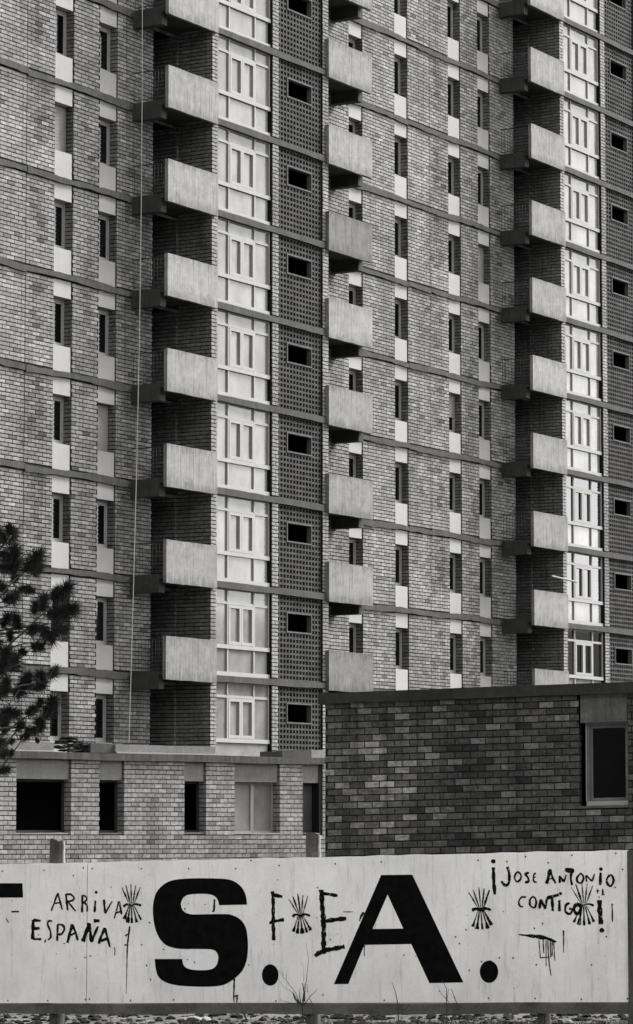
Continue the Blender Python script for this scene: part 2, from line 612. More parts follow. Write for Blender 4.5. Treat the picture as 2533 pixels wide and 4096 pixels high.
# the bricks that show largest are single pieces, the others one mass
def score(b):
    F, w, q, t = b
    s, z = (q[0] + q[1]) / 2, (q[2] + q[3]) / 2
    if F is not TF or w != 0.0 or not q[4] or not (69.75 < s < 72.2): return 1e9
    if z < storey(1) + 1.0 or z > storey(3): return 1e9
    return s * 3 + abs(z - storey(2))
order = sorted(range(len(bricks)), key=lambda i: score(bricks[i]))
single = set(i for i in order[:300] if score(bricks[i]) < 1e8)
ub = unit_brick('brick', PITCH - 0.021, COURSE - 0.028, 0.03, 'brick')
mass = MB()
for i, (F, w, q, t) in enumerate(bricks):
    if i in single:
        place('brick', ub, F, (q[0] + q[1]) / 2, w + rng.uniform(-0.003, 0.003), (q[2] + q[3]) / 2, tower, t)
    else:
        add_brick(mass, F, w, q, 0.03, t)
tag(mass.build('brickwork', 'brick', tower), kind='stuff')

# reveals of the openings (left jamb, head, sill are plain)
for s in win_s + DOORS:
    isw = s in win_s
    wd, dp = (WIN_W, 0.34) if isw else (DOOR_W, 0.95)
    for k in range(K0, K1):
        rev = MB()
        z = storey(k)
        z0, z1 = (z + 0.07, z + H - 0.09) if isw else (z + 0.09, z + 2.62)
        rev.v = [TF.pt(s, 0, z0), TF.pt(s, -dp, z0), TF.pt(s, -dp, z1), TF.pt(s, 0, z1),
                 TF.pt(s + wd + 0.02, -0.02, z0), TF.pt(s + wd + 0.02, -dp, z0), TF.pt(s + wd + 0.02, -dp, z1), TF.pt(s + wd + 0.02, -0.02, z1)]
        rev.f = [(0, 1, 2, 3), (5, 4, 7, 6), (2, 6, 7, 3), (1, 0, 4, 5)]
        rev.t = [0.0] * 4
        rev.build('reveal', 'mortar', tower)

# floor bands
for k in range(K0, K1 + 1):
    z = storey(k)
    for a, b in spans_A:
        # a cast joint splits the long strips
        cuts = [a] + [c for c in (70.83, 92.98, 94.58) if a < c < b] + [b]
        for c0, c1 in zip(cuts, cuts[1:]):
            ragged_band(TF, c0, c1 - 0.008, -0.02, 0.05 + rng.uniform(-0.01, 0.01), z - 0.10 + rng.uniform(-.012, .012), z + 0.075 + rng.uniform(-.012, .012), 0.026, 0.3).build('floor_band', 'band', tower)
    for b0 in (B0, B0 + PER):
        ragged_band(TF, b0 + 0.16, b0 + BAY - 0.16, BW - 0.4, BW + 0.03, z - 0.11, z + 0.08, 0.009).build('floor_band', 'band', tower)

# windows with white panels above and below
BLIND = {(72.19, 5): 1, (74.43, 2): 1, (98.17, 5): 1, (95.93, 3): 0.6, (74.43 + PER, 9): 1}
def frame_bars(mb, F, u0, u1, z0, z1, w0, w1, t):
    mb.box(F, u0, u0 + t, w0, w1, z0, z1)
    mb.box(F, u1 - t, u1, w0, w1, z0, z1)
    mb.box(F, u0 + t, u1 - t, w0, w1, z0, z0 + t)
    mb.box(F, u0 + t, u1 - t, w0, w1, z1 - t, z1)
for s in win_s:
    col2 = abs((s - 74.43) % PER) < 0.05 or abs((s - 74.43) % PER - PER) < 0.05
    for k in range(K0, K1):
        z = storey(k)
        mb = MB()
        frame_bars(mb, TF, s + 0.004, s + WIN_W - 0.004, z + 0.83, z + 2.20, -0.335, -0.275, 0.075)
        frame_bars(mb, TF, s + 0.079, s + WIN_W - 0.079, z + 0.905, z + 2.125, -0.325, -0.290, 0.05)
        wdw = mb.build('window', 'frame', tower)
        mb = MB()
        mb.box(TF, s + 0.129, s + WIN_W - 0.129, -0.318, -0.308, z + 0.955, z + 2.075)
        p = mb.build('pane', 'glass', wdw)
        p['tone'] = rng.uniform(-0.5, 1.5)
        bl = 0
        for (bs, bk), v in BLIND.items():
            if abs(bs - s) < 0.05 and bk == k: bl = v
        if bl:
            mb = MB()
            n = 26
            zt, zb_ = z + 2.19, z + 2.19 - 1.33 * bl
            for i in range(n):
                a, b = zt - (zt - zb_) * i / n, zt - (zt - zb_) * (i + 1) / n
                mb.box(TF, s + 0.02, s + WIN_W - 0.02, -0.272, -0.258 + 0.004 * (i % 2), b + 0.004, a)
            mb.build('roller_blind', 'blind', wdw)
        tn = -0.16 if col2 else 0.0
        mb = MB()
        mb.box(TF, s + 0.012, s + WIN_W - 0.03, -0.34, -0.03, z + 2.215, z + H - 0.10)
        p = mb.build('spandrel_panel', 'panel', wdw); p['tone'] = tn + rng.uniform(-0.04, 0.03)
        mb = MB()
        mb.box(TF, s + 0.004, s + WIN_W - 0.03, -0.34, -0.03, z + 0.075, z + 0.815)
        p = mb.build('spandrel_panel', 'panel', wdw); p['tone'] = tn + rng.uniform(-0.04, 0.03)

# balcony doors
for s in DOORS:
    for k in range(K0, K1):
        z = storey(k)
        mb = MB()
        frame_bars(mb, TF, s + 0.005, s + DOOR_W - 0.005, z + 0.1, z + 2.61, -0.94, -0.88, 0.08)
        dr = mb.build('balcony_door', 'rail', tower)
        mb = MB()
        mb.box(TF, s + 0.085, s + DOOR_W - 0.085, -0.93, -0.915, z + 0.18, z + 2.53)
        mb.build('pane', 'glass', dr)

# glazed screens and lattice screens of the bays
lat_pieces = []
for bi, b0 in enumerate((B0, B0 + PER)):
    for k in range(K0, K1):
        z = storey(k)
        u0, u1 = b0 + 0.345, b0 + 3.495
        m1, m2 = b0 + 1.10, b0 + 2.60
        w0, w1 = BW - 0.17, BW - 0.10
        zt, zs, zb_ = z + H - 0.115, z + 0.96, z + 0.085
        mb = MB()
        mb.box(TF, u0, u1, w0, w1, z + 2.235, z + 2.315)                       # transom
        mb.box(TF, u0, u1 - 0.02, w0, w1 + 0.035, z + 0.90, z + 1.02)                 # sill rail
        if k > K0:
            mb.box(TF, u0, u1 - 0.02, w0, w1 + 0.03, zb_, z + 0.21)
        for m in (m1, m2):
            mb.box(TF, m - 0.035, m + 0.035, w0 + 0.005, w1 + 0.012, z + 2.315, zt)
            mb.box(TF, m - 0.035, m + 0.035, w0 + 0.005, w1 + 0.012, z + 1.02, z + 2.235)
            if k > K0:
                mb.box(TF, m - 0.035, m + 0.035, w0 + 0.005, w1 + 0.012, z + 0.21, z + 0.90)
        mb.box(TF, u0 + 0.01, u0 + 0.05, w0 + 0.005, w1 - 0.004, z + 1.02, z + 2.235)
        mb.box(TF, u1 - 0.07, u1 - 0.02, w0 + 0.005, w1 + 0.01, z + 1.02, z + 2.235)
        mb.box(TF, u1 - 0.07, u1 - 0.02, w0 + 0.005, w1 + 0.01, z + 2.315, zt)
        mb.box(TF, u0, u1, w0, w1 - 0.01, zt - 0.03, zt + 0.02)
        g = mb.build('glazed_screen', 'white', tower)
        # two casements in the middle
        mc = (m1 + m2) / 2
        for c0, c1 in ((m1 + 0.04, mc - 0.004), (mc + 0.004, m2 - 0.04)):
            mb = MB()
            frame_bars(mb, TF, c0, c1, z + 1.03, z + 2.225, w0 + 0.01, w1 + 0.022, 0.095)
            mb.build('casement', 'white', g)
            mb = MB()
            mb.box(TF, c0 + 0.09, c1 - 0.09, w0 + 0.012, w0 + 0.024, z + 1.12, z + 2.135)
            dk = (bi == 1 and k <= 2)
            p = mb.build('pane', 'glass' if dk else 'curtain', g)
            p['tone'] = rng.uniform(0, 2) if dk else rng.uniform(-0.06, 0.06)
        for c0, c1 in ((u0 + 0.002, m1 - 0.036), (m1 + 0.036, m2 - 0.036), (m2 + 0.036, u1 - 0.072)):
            for r0, r1, mid in ((z + 2.318, zt - 0.03, False), (z + 1.022, z + 2.232, True), (z + 0.212, z + 0.898, False)):
                if mid and c0 > m1 and c1 < m2: continue
                if r0 < z + 0.5 and k == K0: continue
                dk = bi == 1 and k <= 2 and r0 > z + 0.9
                mb = MB()
                mb.box(TF, c0, c1, w0 + 0.015, w0 + 0.03, r0, r1)
                p = mb.build('pane', 'glass' if dk else 'curtain', g)
                p['tone'] = rng.uniform(1, 6) if dk else rng.uniform(-0.07, 0.05)
        if k == K0:
            mb = MB()
            mb.box(TF, u0, u1 - 0.06, w0, w1 - 0.02, z + 0.085, z + 0.90)
            mb.build('concrete_apron', 'slab', g)
        # lattice of small concrete blocks round a dark opening
        l0, l1 = b0 + 3.875, b0 + 6.565
        nc, nr = 14, 16
        cw, ch = (l1 - l0) / nc, (H - 0.20) / nr
        o0, o1 = l0 + 3 * cw, l0 + 11 * cw
        p0, p1 = 3, 7
        y1 = z + H - 0.115
        mb = MB()
        hz0, hz1 = y1 - p1 * ch, y1 - p0 * ch
        frame_bars(mb, TF, o0 + 0.004, o1 - 0.004, hz0 + 0.004, hz1 - 0.004, BW - 0.22, BW - 0.045, 0.045)
        ls = mb.build('lattice_window', 'lattice_frame', tower)
        for r_ in range(nr):
            for c_ in range(nc):
                if p0 <= r_ < p1 and 3 <= c_ < 11: continue
                lat_pieces.append((bi, k, l0 + (c_ + 0.5) * cw, y1 - (r_ + 0.5) * ch, cw, ch, max(-0.35, min(0.5, rng.gauss(0, 0.14)))))
    # dark stair well behind the lattice, rooms behind the glass
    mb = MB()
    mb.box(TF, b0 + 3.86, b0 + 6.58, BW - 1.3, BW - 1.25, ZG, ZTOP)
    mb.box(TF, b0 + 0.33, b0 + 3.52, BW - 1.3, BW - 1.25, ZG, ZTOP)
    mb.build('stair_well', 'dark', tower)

def lattice_block(cw, ch):
    mb = MB()
    a, b, t = cw / 2 - 0.003, ch / 2 - 0.003, 0.026
    o = [(-a, -b), (a, -b), (a, b), (-a, b)]
    i = [(-a + t, -b + t), (a - t, -b + t), (a - t, b - t), (-a + t, b - t)]
    for ring, x in ((o, 0.0), (i, 0.0), (i, -0.08), (o, -0.08)):
        mb.v.extend((x, p, q) for p, q in ring)
    for r0, r1 in ((0, 1), (1, 2), (3, 0)):
        for k in range(4):
            k2 = (k + 1) % 4
            mb.f.append((r0 * 4 + k, r0 * 4 + k2, r1 * 4 + k2, r1 * 4 + k)); mb.t.append(0.0)
    return mb
cw0, ch0 = lat_pieces[0][4], lat_pieces[0][5]
lb = lattice_block(cw0, ch0)
lbm = lb.mesh('lattice_block', 'lattice')
lat_order = sorted(range(len(lat_pieces)), key=lambda i: (lat_pieces[i][0], abs(lat_pieces[i][1] - 0.6), lat_pieces[i][2]))
lat_single = set(lat_order[:300])
lmass = MB()
LW = BW - 0.07
for i, (bi, k, s, z, cw, ch, t) in enumerate(lat_pieces):
    if i in lat_single:
        place('lattice_block', lbm, TF, s, LW, z, tower, t)
    else:
        base = len(lmass.v)
        lmass.v.extend(TF.pt(s + y, LW + x, z + zz) for x, y, zz in lb.v)
        for f in lb.f:
            lmass.f.append(tuple(base + q for q in f)); lmass.t.append(t)
tag(lmass.build('lattice_work', 'lattice', tower), kind='stuff')

# balconies either side of each bay
def balcony(s0, s1, end, z, tone):
    """end: s of the free end"""
    ins = 1 if end == s0 else -1
    mb = MB()
    mb.box(TF, min(s0, s1), max(s0, s1), 0.02, BW - 0.004, z - 0.03, z + 0.10)
    b = mb.build('balcony', 'beam', tower)
    mb = MB()
    e0, e1 = sorted((end, end + ins * 0.30))
    mb.box(TF, e0, e1, 0.0, 1.02, z - 0.42, z - 0.032)
    p = mb.build('bearer_beam', 'beam', b)
    q0, q1 = (end - 0.08, B0_ + 0.16) if ins > 0 else (B0_ + BAY - 0.17, end + 0.08)
    mid = (q0 + q1) / 2 + 0.05
    for a, c in ((q0, mid - 0.004), (mid + 0.004, q1)):
        mb = MB()
        n = 5
        # slightly uneven cast panel
        jj = [rng.uniform(-0.008, 0.008) for _ in range(n + 1)]
        for i in range(n):
            ua, ub_ = a + (c - a) * i / n, a + (c - a) * (i + 1) / n
            sk = tuple(x for x, cond in ((1, i < n - 1), (3, i > 0)) if cond)
            mb.hexa([TF.pt(ua, BW + 0.12, z - 0.16 + jj[i]), TF.pt(ub_, BW + 0.12, z - 0.16 + jj[i + 1]), TF.pt(ub_, BW + 0.004, z - 0.16 + jj[i + 1]), TF.pt(ua, BW + 0.004, z - 0.16 + jj[i]),
                     TF.pt(ua, BW + 0.12, z + 1.10 + jj[i] * .6), TF.pt(ub_, BW + 0.12, z + 1.10 + jj[i + 1] * .6), TF.pt(ub_, BW + 0.004, z + 1.10 + jj[i + 1] * .6), TF.pt(ua, BW + 0.004, z + 1.10 + jj[i] * .6)], 0.0, sk)
        pp = mb.build('parapet_panel', 'parapet', b)
        pp['tone'] = tone + rng.uniform(-0.03, 0.03)
    mb = MB()
    se = end + ins * 0.03
    mb.box(TF, se - 0.012, se + 0.012, 0.03, BW, z + 1.00, z + 1.03)
    mb.box(TF, se - 0.008, se + 0.008, 0.03, BW, z + 0.17, z + 0.19)
    for i in range(10):
        w = 0.07 + i * 0.118
        mb.box(TF, se - 0.005, se + 0.005, w - 0.005, w + 0.005, z + 0.10, z + 1.00)
    mb.build('railing', 'rail', b)
TONES = {(0, 1, 5): -0.42, (0, 1, 0): -0.36, (0, 1, 1): -0.1, (0, 0, 1): -0.1, (0, 0, 0): -0.15}
for bi, B0_ in enumerate((B0, B0 + PER)):
    for k in range(K0 + 1, K1):
        z = storey(k)
        balcony(B0_ - 2.50, B0_, B0_ - 2.50, z, TONES.get((bi, 0, k), rng.uniform(-0.12, 0.1) - (0.1 if k < 3 else 0)))
        if bi == 0 or True:
            balcony(B0_ + BAY, B0_ + BAY + 2.55, B0_ + BAY + 2.55, z, TONES.get((bi, 1, k), rng.uniform(-0.12, 0.1) - (0.1 if k < 3 else 0)))

# ------------------------------------------------------------------ low annex on the left
LD = (math.sin(R(48)), math.cos(R(48)))
LF = Frame((-7.0958, 77.0), LD, -0.004)
L0, L1 = -6.0, 9.86
LC = 0.1167
annex = thing('low_brick_annex', LF.pt(4, 0, -3.2), 'low pale brick annex with flat roof and five deep windows, left of the dark building', 'building')
LT, LB_ = 0.885, -0.46           # lintel underside, sill
lwins = [(-0.27, 1.41), (2.30, 3.08), (5.03, 5.75), (6.70, 8.26), (9.06, 9.77)]
lholes = [(a, b, LB_ - 0.01, 1.365) for a, b in lwins] + [(-4.2, -2.6, LB_ - 0.01, 1.365)]
mb = MB()
wall_core(mb, LF, L0, L1, -4.0, 1.37, lholes, -0.02)
mb.box(LF, L1 - 0.2, L1 - 0.02, -6.0, -0.021, -4.0, 1.37)
mb.box(LF, L0, L0 + 0.1, -6.0, -0.021, -4.0, 1.37)
mb.box(LF, L0, L1, -6.1, -6.0, -4.0, 1.37)
for a, b in lwins:
    mb.poly([LF.pt(a, 0, LB_), LF.pt(a, -0.33, LB_), LF.pt(a, -0.33, LT), LF.pt(a, 0, LT)])
    mb.poly([LF.pt(b + 0.02, 0, LB_), LF.pt(b + 0.02, -0.33, LB_), LF.pt(b + 0.02, -0.33, 1.36), LF.pt(b + 0.02, 0, 1.36)])
    mb.poly([LF.pt(a, -0.002, LB_), LF.pt(b, -0.002, LB_), LF.pt(b, -0.33, LB_), LF.pt(a, -0.33, LB_)])
mb.build('wall_core', 'mortar', annex)
def low_tone(u, z, r=rng):
    t = r.gauss(0.0, 0.13)
    if r.random() < 0.12: t += 0.16
    if r.random() < 0.12: t -= 0.18
    if z < LB_ - 0.05: t -= 0.12
    t -= 0.35 * math.exp(-((u - 3.95) / 0.22) ** 2) * (1 if z < 0.4 else 0.3)
    return max(-0.7, min(0.4, t))
lb_list = [(LF, q, low_tone((q[0] + q[1]) / 2, (q[2] + q[3]) / 2)) for q in courses(L0, L1, -3.5, 1.36, lholes, 0.254, LC, LB_ - 0.02, 0.0, 0.013, 0.022)]
for a, b in lwins:
    p = LF.pt(b, 0, 0)
    Fs = Frame((p[0], p[1]), (LF.n.x, LF.n.y))
    for q in courses(-0.29, -0.004, LB_, LT + .45, [], 0.254, LC, LB_ - 0.02, -0.29, 0.013, 0.022):
        lb_list.append((Fs, (q[0], q[1], q[2] + LF.sh * b, q[3] + LF.sh * b, q[4]), rng.gauss(-0.05, 0.15)))
def lscore(b):
    F, q, t = b
    u, z = (q[0] + q[1]) / 2, (q[2] + q[3]) / 2
    return u if F is LF and q[4] and -0.8 < u < 9 and z > -1.2 else 1e9
lo = sorted(range(len(lb_list)), key=lambda i: lscore(lb_list[i]))
ls_ = set(i for i in lo[:300] if lscore(lb_list[i]) < 1e8)
ubl = unit_brick('brick', 0.254 - 0.013, LC - 0.022, 0.03, 'brick_low')
mass = MB()
for i, (F, q, t) in enumerate(lb_list):
    if i in ls_:
        place('brick', ubl, F, (q[0] + q[1]) / 2, rng.uniform(-0.003, 0.003), (q[2] + q[3]) / 2, annex, t)
    else:
        add_brick(mass, F, 0.0, q, 0.03, t)
tag(mass.build('brickwork', 'brick_low', annex), kind='stuff')
ragged_band(LF, L0 - 0.15, L1 + 0.03, -0.5, 0.11, 1.372, 1.55, 0.006, 0.6).build('cornice', 'cornice', annex)
mb = MB()
mb.box(LF, L0, L1, -6.1, -0.5, 1.38, 1.50)
mb.build('roof', 'roof', annex)
for wi, (a, b) in enumerate(lwins):
    mb = MB()
    mb.box(LF, a + 0.003, b - 0.05, -0.30, -0.05, LT, 1.368)
    mb.build('lintel', 'lintel', annex)
    mb = MB()
    frame_bars(mb, LF, a + 0.01, b - 0.005, LB_ + 0.035, LT - 0.005, -0.33, -0.27, 0.06)
    wdw = mb.build('window', 'frame' if wi in (3,) else 'rail', annex)
    mb = MB()
    ragged_band(LF, a, b, -0.29, -0.03 if wi != 3 else 0.0, LB_ + 0.002, LB_ + 0.035, 0.006, 0.12).build('sill', 'white' if wi in (0, 3) else 'lintel', wdw)
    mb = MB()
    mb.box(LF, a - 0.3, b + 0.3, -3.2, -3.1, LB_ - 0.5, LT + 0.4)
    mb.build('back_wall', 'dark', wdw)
    if wi == 3:
        mb = MB()
        mc = (a + b) / 2 + 0.05
        mb.box(LF, mc - 0.05, mc + 0.05, -0.335, -0.262, LB_ + 0.095, LT - 0.066)
        mb.build('mullion', 'frame', wdw)
        for c0, c1, tn in ((a + 0.22, mc - 0.055, 0.5), (mc + 0.055, b - 0.07, 0.1)):
            mb = MB()
            mb.box(LF, c0, c1, -0.315, -0.305, LB_ + 0.10, LT - 0.07)
            p = mb.build('pane', 'curtain', wdw); p['tone'] = tn
        mb = MB()
        mb.box(LF, a + 0.115, a + 0.215, -0.325, -0.255, LB_ + 0.04, LT - 0.38)
        mb.build('loose_board', 'white', wdw)
    if wi == 4:
        mb = MB()
        mb.box(LF, a + 0.06, b - 0.06, -0.315, -0.305, LB_ + 0.10, LT - 0.07)
        p = mb.build('pane', 'curtain', wdw); p['tone'] = -0.55

# things lying on the annex roof
def roof_slab(u0, u1, w0, w1, z0, z1, label, mat='slab', tn=0.0, under=True):
    t = thing('roof_slab', LF.pt((u0 + u1) / 2, (w0 + w1) / 2, z0), label, 'slab', 'concrete slabs on the annex roof')
    m_ = ragged_band(LF, u0, u1, w0, w1, z0 + (0.045 if under else 0), z1, 0.006, 0.3)
    o = m_.build('slab', mat, t); o['tone'] = tn
    if under:
        m_ = MB(); m_.box(LF, u0 + 0.02, u1 - 0.01, w0 + 0.02, w1 + 0.02, z0, z0 + 0.044)
        m_.build('edge_strip', 'white', t)
    return t
roof_slab(-0.55, 0.85, -0.60, 0.02, 1.552, 1.79, 'pale concrete slab with white edge lying on the annex roof, next to the pine')
roof_slab(2.78, 6.05, -0.60, 0.02, 1.552, 1.77, 'longest pale concrete slab with white edge, on the annex roof beside the felt heap')
roof_slab(2.05, 2.77, -0.80, -0.05, 1.552, 1.79, 'short dark grey slab end between felt heap and longest pale slab', tn=-0.55, under=False)
roof_slab(8.35, 9.35, -0.9, 0.0, 1.552, 1.70, 'dark flat slab on the annex roof under the lattice screen', tn=-0.6, under=False)
roof_slab(9.37, 9.85, -0.8, 0.0, 1.552, 1.76, 'small pale rubble-topped block at right end of the annex roof', tn=0.2, under=False)
heap = thing('roofing_felt_heap', LF.pt(1.5, -0.25, 1.552), 'heap of torn black roofing felt sheets on the annex roof', 'debris')
for i in range(34):
    mb = MB()
    lay = i // 7
    cx = 1.6 + rng.uniform(-0.75 + 0.16 * lay, 0.75 - 0.16 * lay)
    cz = 1.565 + lay * 0.075 + rng.uniform(0, 0.03)
    l, wd = rng.uniform(0.18, 0.34), rng.uniform(0.12, 0.28)
    n = 6
    top, bot = [], []
    for j in range(n):
        an = 2 * math.pi * j / n
        u, w = cx + l * math.cos(an) * rng.uniform(.7, 1.1), -0.3 + wd * math.sin(an) * rng.uniform(.7, 1.1)
        dz = rng.uniform(-0.012, 0.05)
        top.append(LF.pt(u, w, cz + dz + 0.025)); bot.append(LF.pt(u, w, cz + dz))
    mb.poly(top); mb.poly(bot[::-1])
    for j in range(n):
        k = (j + 1) % n
        mb.poly([bot[j], bot[k], top[k], top[j]])
    mb.build('felt_sheet', 'felt', heap)

# ------------------------------------------------------------------ dark near building on the right
NF = Frame((0.18578, 54.06), (math.sin(R(105)), math.cos(R(105))), 0.0254)
N0, N1 = -0.04, 13.0
NC, NPI = 0.1140, 0.263
near = thing('dark_brick_building', NF.pt(4, 0, -3.2), 'dark sooty brick building with concrete cornice and one deep window, right of the annex', 'building')
nwin = (4.36, 5.19)
NT, NB_ = 1.43, 0.02
nholes = [(nwin[0], nwin[1], NB_ - 0.01, 1.895)]
mb = MB()
wall_core(mb, NF, N0, N1, -4.0, 1.9, nholes, -0.02)
mb.box(NF, N0 + 0.02, N0 + 0.12, -8.0, -0.021, -4.0, 1.9)
mb.box(NF, N1 - 0.1, N1, -8.0, -0.021, -4.0, 1.9)
mb.box(NF, N0 + 0.02, N1, -8.1, -8.0, -4.0, 1.9)
a, b = nwin
mb.poly([NF.pt(a - 0.02, 0, NB_), NF.pt(a - 0.02, -0.33, NB_), NF.pt(a - 0.02, -0.33, 1.89), NF.pt(a - 0.02, 0, 1.89)])
mb.poly([NF.pt(b, 0, NB_), NF.pt(b, -0.33, NB_), NF.pt(b, -0.33, NT), NF.pt(b, 0, NT)])
mb.build('wall_core', 'mortar', near)
def near_tone(u, z, r=rng):
    t = r.gauss(-0.02, 0.17)
    c = math.exp(-((u - 0.95) / 0.55) ** 2) * (1.0 if z < 1.2 else 0.4)
    if r.random() < 0.14 + 0.5 * c: t += r.uniform(0.35, 1.3 + 1.3 * c)
    if u > 1.5: t -= 0.18 * (1 - 0.3 * math.sin(u * 2.1))
    if r.random() < 0.18: t -= 0.25
    if z < -0.4: t -= 0.1
    return max(-0.7, min(2.8, t))
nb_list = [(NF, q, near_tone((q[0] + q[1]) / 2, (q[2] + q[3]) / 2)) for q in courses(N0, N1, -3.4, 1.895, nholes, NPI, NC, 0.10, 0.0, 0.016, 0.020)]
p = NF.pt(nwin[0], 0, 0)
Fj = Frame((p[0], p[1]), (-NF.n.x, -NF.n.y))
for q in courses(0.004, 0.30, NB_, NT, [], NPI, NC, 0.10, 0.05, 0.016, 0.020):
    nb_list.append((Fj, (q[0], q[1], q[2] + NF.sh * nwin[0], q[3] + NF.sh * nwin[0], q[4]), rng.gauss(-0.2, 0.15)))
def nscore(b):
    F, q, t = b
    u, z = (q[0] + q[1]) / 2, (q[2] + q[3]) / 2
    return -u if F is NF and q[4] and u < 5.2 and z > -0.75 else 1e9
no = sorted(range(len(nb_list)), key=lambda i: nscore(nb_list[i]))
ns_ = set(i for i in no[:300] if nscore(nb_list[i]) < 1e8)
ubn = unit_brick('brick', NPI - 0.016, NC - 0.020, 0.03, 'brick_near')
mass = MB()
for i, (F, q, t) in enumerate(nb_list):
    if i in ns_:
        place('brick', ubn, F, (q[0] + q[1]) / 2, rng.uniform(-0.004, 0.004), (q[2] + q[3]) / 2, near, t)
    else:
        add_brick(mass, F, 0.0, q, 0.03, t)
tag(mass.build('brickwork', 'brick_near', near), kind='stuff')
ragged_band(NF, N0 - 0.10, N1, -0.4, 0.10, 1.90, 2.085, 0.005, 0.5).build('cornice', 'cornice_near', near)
mb = MB(); mb.box(NF, N0, N1, -8.1, -0.4, 1.92, 2.04); mb.build('roof', 'roof', near)
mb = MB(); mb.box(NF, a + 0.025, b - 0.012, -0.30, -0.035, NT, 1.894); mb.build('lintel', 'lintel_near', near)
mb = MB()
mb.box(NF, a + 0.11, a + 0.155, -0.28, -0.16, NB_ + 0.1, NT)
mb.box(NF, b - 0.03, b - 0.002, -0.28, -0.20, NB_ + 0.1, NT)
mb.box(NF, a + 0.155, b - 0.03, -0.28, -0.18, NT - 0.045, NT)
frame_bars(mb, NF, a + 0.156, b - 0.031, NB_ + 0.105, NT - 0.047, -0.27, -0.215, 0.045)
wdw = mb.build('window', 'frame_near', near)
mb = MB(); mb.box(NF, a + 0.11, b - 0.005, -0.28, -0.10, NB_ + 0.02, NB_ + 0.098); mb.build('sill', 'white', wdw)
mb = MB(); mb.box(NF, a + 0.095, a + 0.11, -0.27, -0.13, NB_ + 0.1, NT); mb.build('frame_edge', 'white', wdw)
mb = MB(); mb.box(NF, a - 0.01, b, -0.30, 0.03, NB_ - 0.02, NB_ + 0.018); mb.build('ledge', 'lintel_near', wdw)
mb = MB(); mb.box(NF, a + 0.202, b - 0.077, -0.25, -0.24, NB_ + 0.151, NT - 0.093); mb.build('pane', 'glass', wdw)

# ------------------------------------------------------------------ painted hoarding
BL, BR = Vector((-4.600, 46.156, 0)), Vector((4.130, 42.044, 0))
bd = (BR - BL)
BLEN = bd.length
BF = Frame((BL.x, BL.y), (bd.x, bd.y), (-2.458 + 2.713) / BLEN)
BZ0, BZ1 = -2.713, -0.713
def on_board(x, y):
    r = ray(x, y)
    lam = (BF.p0.dot(BF.n)) / (r.dot(BF.n))
    p = r * lam
    u = (p - BF.p0).dot(BF.d)
    return u, p.z - BF.sh * u
hoard = thing('painted_hoarding', BF.pt(BLEN / 2, 0, -3.0), 'long white sheet hoarding with huge black letters and scrawled slogans in front of the buildings', 'hoarding')
u_seam = on_board(348, 3700)[0]
for c0, c1 in ((-2.2, u_seam - 0.006), (u_seam + 0.006, BLEN)):
    mb = MB()
    n = max(4, int((c1 - c0) / 0.25))
    for i in range(n):
        ua, ub_ = c0 + (c1 - c0) * i / n, c0 + (c1 - c0) * (i + 1) / n
        mb.box(BF, ua, ub_, -0.018, 0.0, BZ0, BZ1, 0.0, tuple(x for x, cnd in ((1, i < n - 1), (3, i > 0)) if cnd))
    # chipped top edge
    for j, v in enumerate(mb.v):
        if j % 8 >= 4:
            uu = round((Vector(v) - BF.p0).dot(BF.d) * 4)
            mb.v[j] = (v[0], v[1], v[2] + 0.006 * math.sin(uu * 2.7) + 0.004 * math.sin(uu * 7.1))
    mb.build('sheet', 'board', hoard)
mb = MB(); mb.box(BF, u_seam - 0.04, u_seam + 0.04, -0.06, -0.0185, BZ0, BZ1 - 0.002); mb.build('batten', 'wood', hoard)
# base plank on posts
for c0, c1 in ((-2.2, on_board(745, 4030)[0] - 0.006), (on_board(745, 4030)[0] + 0.006, BLEN - 0.02)):
    ragged_band(BF, c0, c1, -0.09, -0.04, BZ0 - 0.16, BZ0 - 0.004, 0.006, 0.3).build('base_plank', 'plank', hoard)
def post(x, ytop, wd, label_unused=None):
    u, z = on_board(x, ytop)
    mb = MB()
    seg, rings = 14, 9
    r = wd / 2
    base = BF.pt(u, -0.10 - r, 0)
    zt, zb_ = z + BF.sh * u, -3.2
    pts = []
    for j in range(rings + 1):
        f = j / rings
        for k in range(seg):
            an = 2 * math.pi * k / seg
            rr = r * (1 + 0.08 * math.sin(3 * an + 5 * f) + rng.uniform(-0.05, 0.05))
            zz = zb_ + (zt - zb_) * f + (rng.uniform(-0.03, 0.03) if j == rings else 0)
            mb.v.append((base[0] + rr * math.cos(an), base[1] + rr * math.sin(an), zz))
    for j in range(rings):
        for k in range(seg):
            k2 = (k + 1) % seg
            mb.f.append((j * seg + k, j * seg + k2, (j + 1) * seg + k2, (j + 1) * seg + k)); mb.t.append(0.0)
    mb.f.append(tuple(rings * seg + k for k in range(seg))); mb.t.append(0.0)
    po = mb.build('post', 'wood', hoard)
    m2 = MB()
    rt = Vector((base[0] + r * 0.80, base[1] - r * 0.55, 0))
    m2.tube([rt + Vector((rng.uniform(-.008, .012), 0, zt - 0.55 + 0.09 * i)) for i in range(7)], 0.030, 0.018, 7)
    m2.build('split_edge', 'sapwood', po)
post(202, 3362, 0.225)
post(1229, 3338, 0.200)
post(2150, 3430, 0.18)
# slim dark post closing the right end
mb = MB(); mb.box(BF, BLEN + 0.003, BLEN + 0.16, -0.10, 0.03, BZ0 - 0.4, BZ1 - 0.01); mb.build('end_post', 'wood', hoard)

